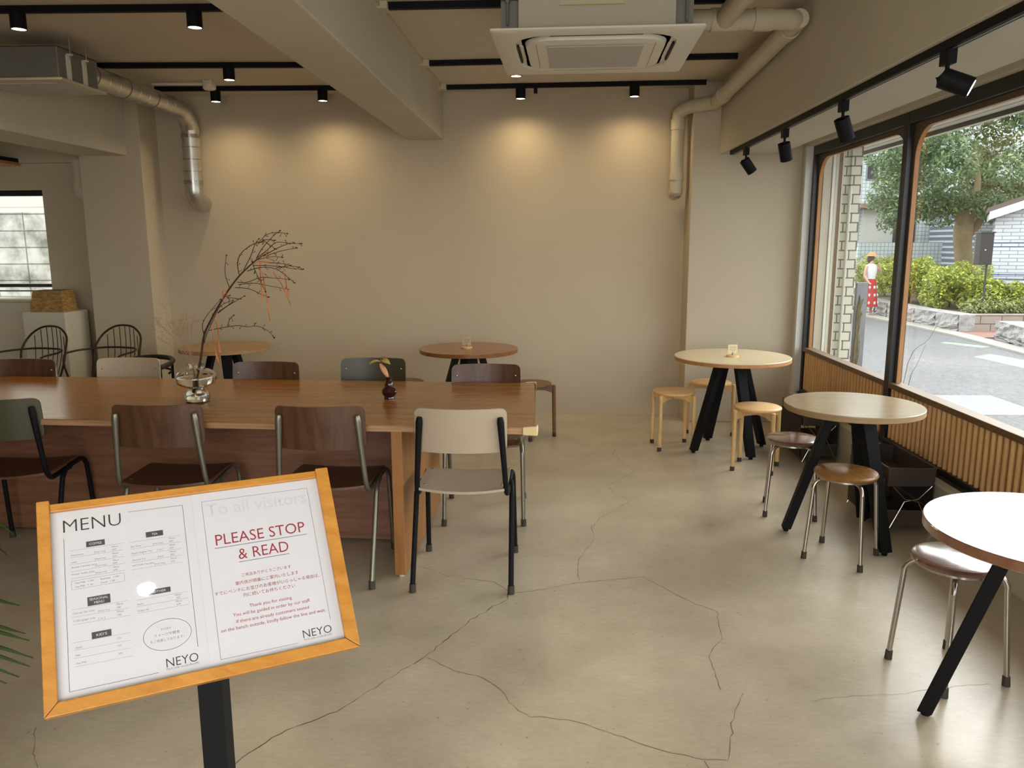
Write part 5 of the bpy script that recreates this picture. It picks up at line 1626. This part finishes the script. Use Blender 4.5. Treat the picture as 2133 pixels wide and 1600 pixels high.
def shrub(label, x, y, rx, ry, h, n, mat, seed, size=0.042):
    t = thing('green_shrub', label, 'shrub', (x, y, 0.14), 0, 'bright green shrubs in the planter')
    r_ = random.Random(seed)
    bl = [(r_.uniform(-rx, rx) * 0.75, r_.uniform(-ry, ry) * 0.75, h * r_.uniform(0.25, 0.8), rx * 0.34, ry * 0.34, h * 0.24) for k in range(26)]
    leaf_cloud('foliage', bl, n, size, mat, t, seed, 0.9)
    obj('stem', B().tube([(0, 0, -0.02), (0.02, 0, h * 0.3), (-0.03, 0, h * 0.6)], [0.03, 0.025, 0.015], 8), BARK, t)
    return t
shrub('bright green shrub at the left end of the planter, left of the window mullion', 8.55, 20.6, 0.75, 0.8, 1.08, 7500, BUSHM, 21)
shrub('bright green shrub just right of the window mullion', 8.1, 18.2, 0.72, 0.8, 1.05, 7500, BUSHM, 22)
shrub('tall bright green shrub in front of the tree trunk', 8.35, 16.9, 0.66, 0.7, 0.98, 7500, BUSHM, 23)
shrub('darker green shrub between the tree trunk and the white shed', 8.62, 15.95, 0.5, 0.5, 0.70, 7500, BUSHM, 24)
gc = leaf_cloud('ground_cover', [(rb.uniform(8.1, 10.6), rb.uniform(15.45, 16.0), rb.uniform(0.18, 0.40), 0.28, 0.25, 0.12) for k in range(40)] + [(rb.uniform(8.3, 9.8), rb.uniform(12.2, 13.3), rb.uniform(0.16, 0.32), 0.28, 0.25, 0.11) for k in range(24)], 14000, 0.036, COVERM, None, 31, 1.0)
tag(gc, 'pale green low ground cover filling the planters', 'ground cover', kind='stuff')

# white shed
t = thing('white_shed', 'white tiled shed with a brown pitched roof at the right frame edge', 'shed', (9.18, 17.0, 0.05), math.radians(-27))
SHW = tiles('white_small_tiles', lin(180, 184, 188), lin(174, 177, 184), lin(120, 124, 132), 0.30, 0.075, 'xz', 0.008, 0.5, 0.4, 0.04)
obj('wall', B().prism([(0, 0, 0), (3.6, 0, 0), (3.6, 0, 2.05), (1.8, 0, 2.70), (0, 0, 2.05)], (0, 1.9, 0)), SHW, t, False)
for z in (0.78, 0.69, 1.35, 1.43):
    obj('blue_stripe', B().box(0.0, 3.6, -0.006, -0.001, z, z + 0.018), plain('blue_line', lin(56, 72, 120), 0.5), t, False)
ROOFM = plain('brown_roof', lin(86, 73, 67), 0.7, var=0.1)
obj('roof', B().prism([(-0.16, -0.22, 2.04), (1.8, -0.22, 2.76), (3.76, -0.22, 2.04), (3.76, -0.22, 2.14), (1.8, -0.22, 2.88), (-0.16, -0.22, 2.14)], (0, 2.5, 0)), ROOFM, t, False)
obj('barge_board', B().prism([(-0.12, -0.24, 1.90), (1.8, -0.24, 2.60), (3.72, -0.24, 1.90), (3.72, -0.24, 2.06), (1.8, -0.24, 2.77), (-0.12, -0.24, 2.06)], (0, 0.05, 0)), plain('white_board', lin(188, 188, 188), 0.6), t, False)
obj('soffit', B().prism([(-0.12, -0.20, 1.90), (0.0, -0.20, 1.95), (0.0, -0.20, 2.04), (-0.12, -0.20, 2.04)], (0, 2.4, 0)), plain('white_board', lin(188, 188, 188), 0.6), t, False)
# dark cabinet on posts
t = thing('dark_cabinet', 'dark brown metal cabinet on a post beside the tree trunk', 'cabinet', (8.22, 15.5, 0.15))
obj('cabinet_body', B().box(-0.13, 0.11, -0.10, 0.10, 0.93, 1.52), plain('dark_brown_metal', lin(34, 30, 30), 0.7), t, False, 0.01)
obj('cabinet_roof', B().box(-0.145, 0.125, -0.115, 0.115, 1.52, 1.545), plain('dark_brown_metal', lin(40, 35, 35), 0.5), t, False)
for x in (0.07,):
    obj('post', B().cyl((x, 0, -0.05), (x, 0, 0.93), 0.02, seg=12), plain('dark_brown_metal', lin(40, 35, 35), 0.5), t)
obj('latch', B().box(-0.05, -0.02, -0.106, -0.10, 1.20, 1.215), CHROME, t, False)
# buildings
t = thing('tiled_apartment_building', 'pale grid-tiled apartment building behind the trees', 'building', (8.0, 26.0, G))
GT = tiles('pale_grid_tiles', lin(190, 200, 200), lin(184, 194, 194), lin(136, 146, 148), 0.115, 0.115, 'xz', 0.011, 0.0, 0.5, 0.06)
obj('facade', B().box(0, 26, 0, 8, 0, 6.2), GT, t, False)
DKW = plain('dark_window', lin(48, 52, 60), 0.2)
for x0, x1, z0, z1 in ((1.93, 2.28, 3.55, 4.10), (2.85, 3.6, 1.15, 2.75), (4.9, 5.9, 3.6, 4.4), (8.0, 9.2, 3.4, 4.6)):
    f = obj('window', B().box(x0, x1, -0.03, 0.0, z0, z1), plain('window_trim_grey', lin(120, 124, 128), 0.5), t, False)
    obj('pane', B().box(x0 + 0.04, x1 - 0.04, -0.045, -0.03, z0 + 0.04, z1 - 0.04), DKW, f, False)
obj('plain_wall_panel', B().box(1.9, 2.85, -0.12, 0, 1.2, 2.65), plain('white_render', lin(177, 176, 169), 0.8), t, False)
obj('canopy', B().box(1.6, 3.0, -0.4, 0, 2.68, 2.82), plain('brown_canopy', lin(136, 112, 96), 0.7), t, False)
obj('parapet', B().box(1.4, 4.2, -1.2, -1.0, 0.0, 1.62), GT, t, False)
obj('camera_lamp', B().box(2.1, 2.2, -0.2, 0, 4.75, 4.83), DKW, t, False)
t = thing('grey_tiled_building', 'grey tiled building wing behind the tree trunk', 'building', (11.9, 23.0, G))
obj('facade', B().box(0, 9, 0, 2.7, 0, 2.55), tiles('grey_small_tiles', lin(176, 184, 190), lin(168, 176, 183), lin(96, 105, 116), 0.30, 0.08, 'xz', 0.01, 0.5, 0.5, 0.06), t, False)
obj('cornice', B().box(-0.05, 9, -0.1, 0, 2.55, 2.75), plain('white_board', lin(188, 188, 188), 0.6), t, False)
obj('curved_trim', B().tube([(0.75, -0.05, 2.5), (0.75, -0.05, 1.75), (0.82, -0.05, 1.5), (1.05, -0.05, 1.42), (1.3, -0.05, 1.42)], 0.09, 8, smooth=4), plain('white_board', lin(188, 188, 188), 0.6), t)
t = thing('street_pole', 'thin grey street pole with a white cap left of the tree', 'pole', (7.85, 21.0, G))
obj('pole', B().cyl((0, 0, 0), (0, 0, 2.45), 0.045, 0.035, 12), plain('pole_grey', lin(136, 140, 145), 0.5), t)
obj('cap', B().lathe([(0, 2.45), (0.09, 2.45), (0.10, 2.52), (0.05, 2.60), (0, 2.62)], 16), plain('white_board', lin(188, 188, 188), 0.6), t)
obj('sign_box', B().box(-0.06, 0.06, -0.07, -0.03, 1.5, 2.3), plain('pole_grey', lin(136, 140, 145), 0.5), t, False)

# woman in the street, one skinned body with face, arms and legs
def person():
    t = thing('person', 'person in a straw hat, white top and red patterned skirt standing across the road', 'person', (7.14, 18.0, G), math.radians(20))
    sk = plain('skin', lin(171, 136, 116), 0.6)
    k = 0.86
    J = {'pel': (0, 0, 0.82, 0.13), 'wai': (0, 0, 0.98, 0.105), 'che': (0, 0, 1.18, 0.125), 'nec': (0, 0, 1.34, 0.045), 'hea': (0, 0.01, 1.44, 0.075), 'top': (0, 0.01, 1.55, 0.07),
         'shl': (-0.15, 0, 1.28, 0.045), 'ell': (-0.19, 0.0, 1.03, 0.036), 'wrl': (-0.14, -0.12, 0.86, 0.026), 'hal': (-0.11, -0.17, 0.82, 0.026),
         'shr': (0.15, 0, 1.28, 0.045), 'elr': (0.22, -0.10, 1.10, 0.036), 'wrr': (0.12, -0.16, 1.30, 0.026), 'har': (0.08, -0.16, 1.37, 0.026),
         'hil': (-0.08, 0, 0.78, 0.09), 'knl': (-0.09, -0.01, 0.44, 0.055), 'anl': (-0.09, 0.02, 0.08, 0.036), 'tol': (-0.09, -0.12, 0.03, 0.03),
         'hir': (0.08, 0, 0.78, 0.09), 'knr': (0.09, -0.01, 0.44, 0.055), 'anr': (0.09, 0.02, 0.08, 0.036), 'tor': (0.09, -0.12, 0.03, 0.03)}
    ED = ['pel wai', 'wai che', 'che nec', 'nec hea', 'hea top', 'che shl', 'shl ell', 'ell wrl', 'wrl hal', 'che shr', 'shr elr', 'elr wrr', 'wrr har', 'pel hil', 'hil knl', 'knl anl', 'anl tol', 'pel hir', 'hir knr', 'knr anr', 'anr tor']
    ks = list(J)
    me = bpy.data.meshes.new('body')
    me.from_pydata([tuple(c * k for c in J[a][:3]) for a in ks], [tuple(ks.index(x) for x in e.split()) for e in ED], [])
    me.materials.append(sk)
    o = bpy.data.objects.new('body', me)
    COL.objects.link(o)
    o.parent = t
    md_ = o.modifiers.new('skin', 'SKIN')
    for i, a in enumerate(ks):
        me.skin_vertices[0].data[i].radius = (J[a][3] * k, J[a][3] * k)
    me.skin_vertices[0].data[0].use_root = True
    o.modifiers.new('sub', 'SUBSURF').levels = 2
    o.modifiers['sub'].render_levels = 2
    obj('white_top', B().lathe([(0.115 * k, 0.93 * k), (0.125 * k, 1.05 * k), (0.15 * k, 1.2 * k), (0.13 * k, 1.30 * k), (0.06 * k, 1.345 * k)], 20), plain('white_cotton', lin(188, 188, 192), 0.8), o)
    obj('skirt', B().lathe([(0.125 * k, 0.96 * k), (0.16 * k, 0.80 * k), (0.22 * k, 0.25 * k), (0.20 * k, 0.25 * k), (0.12 * k, 0.9 * k)], 20), plain('red_cloth', lin(152, 22, 32), 0.8), o)
    b = B()
    for i in range(9):
        a = -PI / 2 + (i % 3 - 1) * 0.7
        z = (0.35 + 0.2 * (i // 3)) * k
        r_ = 0.225 * k - (z / k - 0.25) * 0.11 * k
        b.ball((r_ * math.cos(a), r_ * math.sin(a), z), 0.03, (1, 0.4, 1.2), 8)
    obj('skirt_pattern', b, plain('white_cotton', lin(188, 188, 192), 0.8), o)
    obj('hair', B().ball((0, 0.035 * k, 1.47 * k), 0.10 * k, (0.95, 0.95, 1.25), 14), plain('brown_hair', lin(65, 41, 32), 0.7), o)
    obj('hat', B().lathe([(0, 1.64 * k), (0.07 * k, 1.635 * k), (0.095 * k, 1.60 * k), (0.10 * k, 1.565 * k), (0.155 * k, 1.55 * k), (0.155 * k, 1.54 * k), (0.09 * k, 1.55 * k)], 20), plain('straw', lin(171, 128, 76), 0.8), o)
    for sx in (-1, 1):
        obj('eye', B().ball((sx * 0.028 * k, -0.062 * k, 1.475 * k), 0.008 * k, (1, 0.6, 0.7), 8), INK, o)
    obj('nose', B().ball((0, -0.075 * k, 1.452 * k), 0.011 * k, (0.8, 1.2, 1.3), 8), sk, o)
    obj('mouth', B().ball((0, -0.068 * k, 1.425 * k), 0.014 * k, (1.3, 0.4, 0.4), 8), INKRED, o)
    return t
person()
# behind the small back window
t = thing('block_wall', 'weathered grey concrete block wall outside the small left window', 'wall', (-12, 9.5, G))
obj('block_courses', B().box(0, 9, 0, 0.15, 0, 2.02), blocks_mat(), t, False)
t = thing('pale_house', 'pale house wall above the block wall outside the small left window', 'building', (-16, 12, G))
obj('siding', B().box(0, 13, 0, 1, 0, 6), tiles('pale_siding', lin(188, 184, 169), lin(184, 179, 164), lin(152, 145, 131), 6.0, 0.2, 'xz', 0.008, 0.5, 0.7, 0.03), t, False)
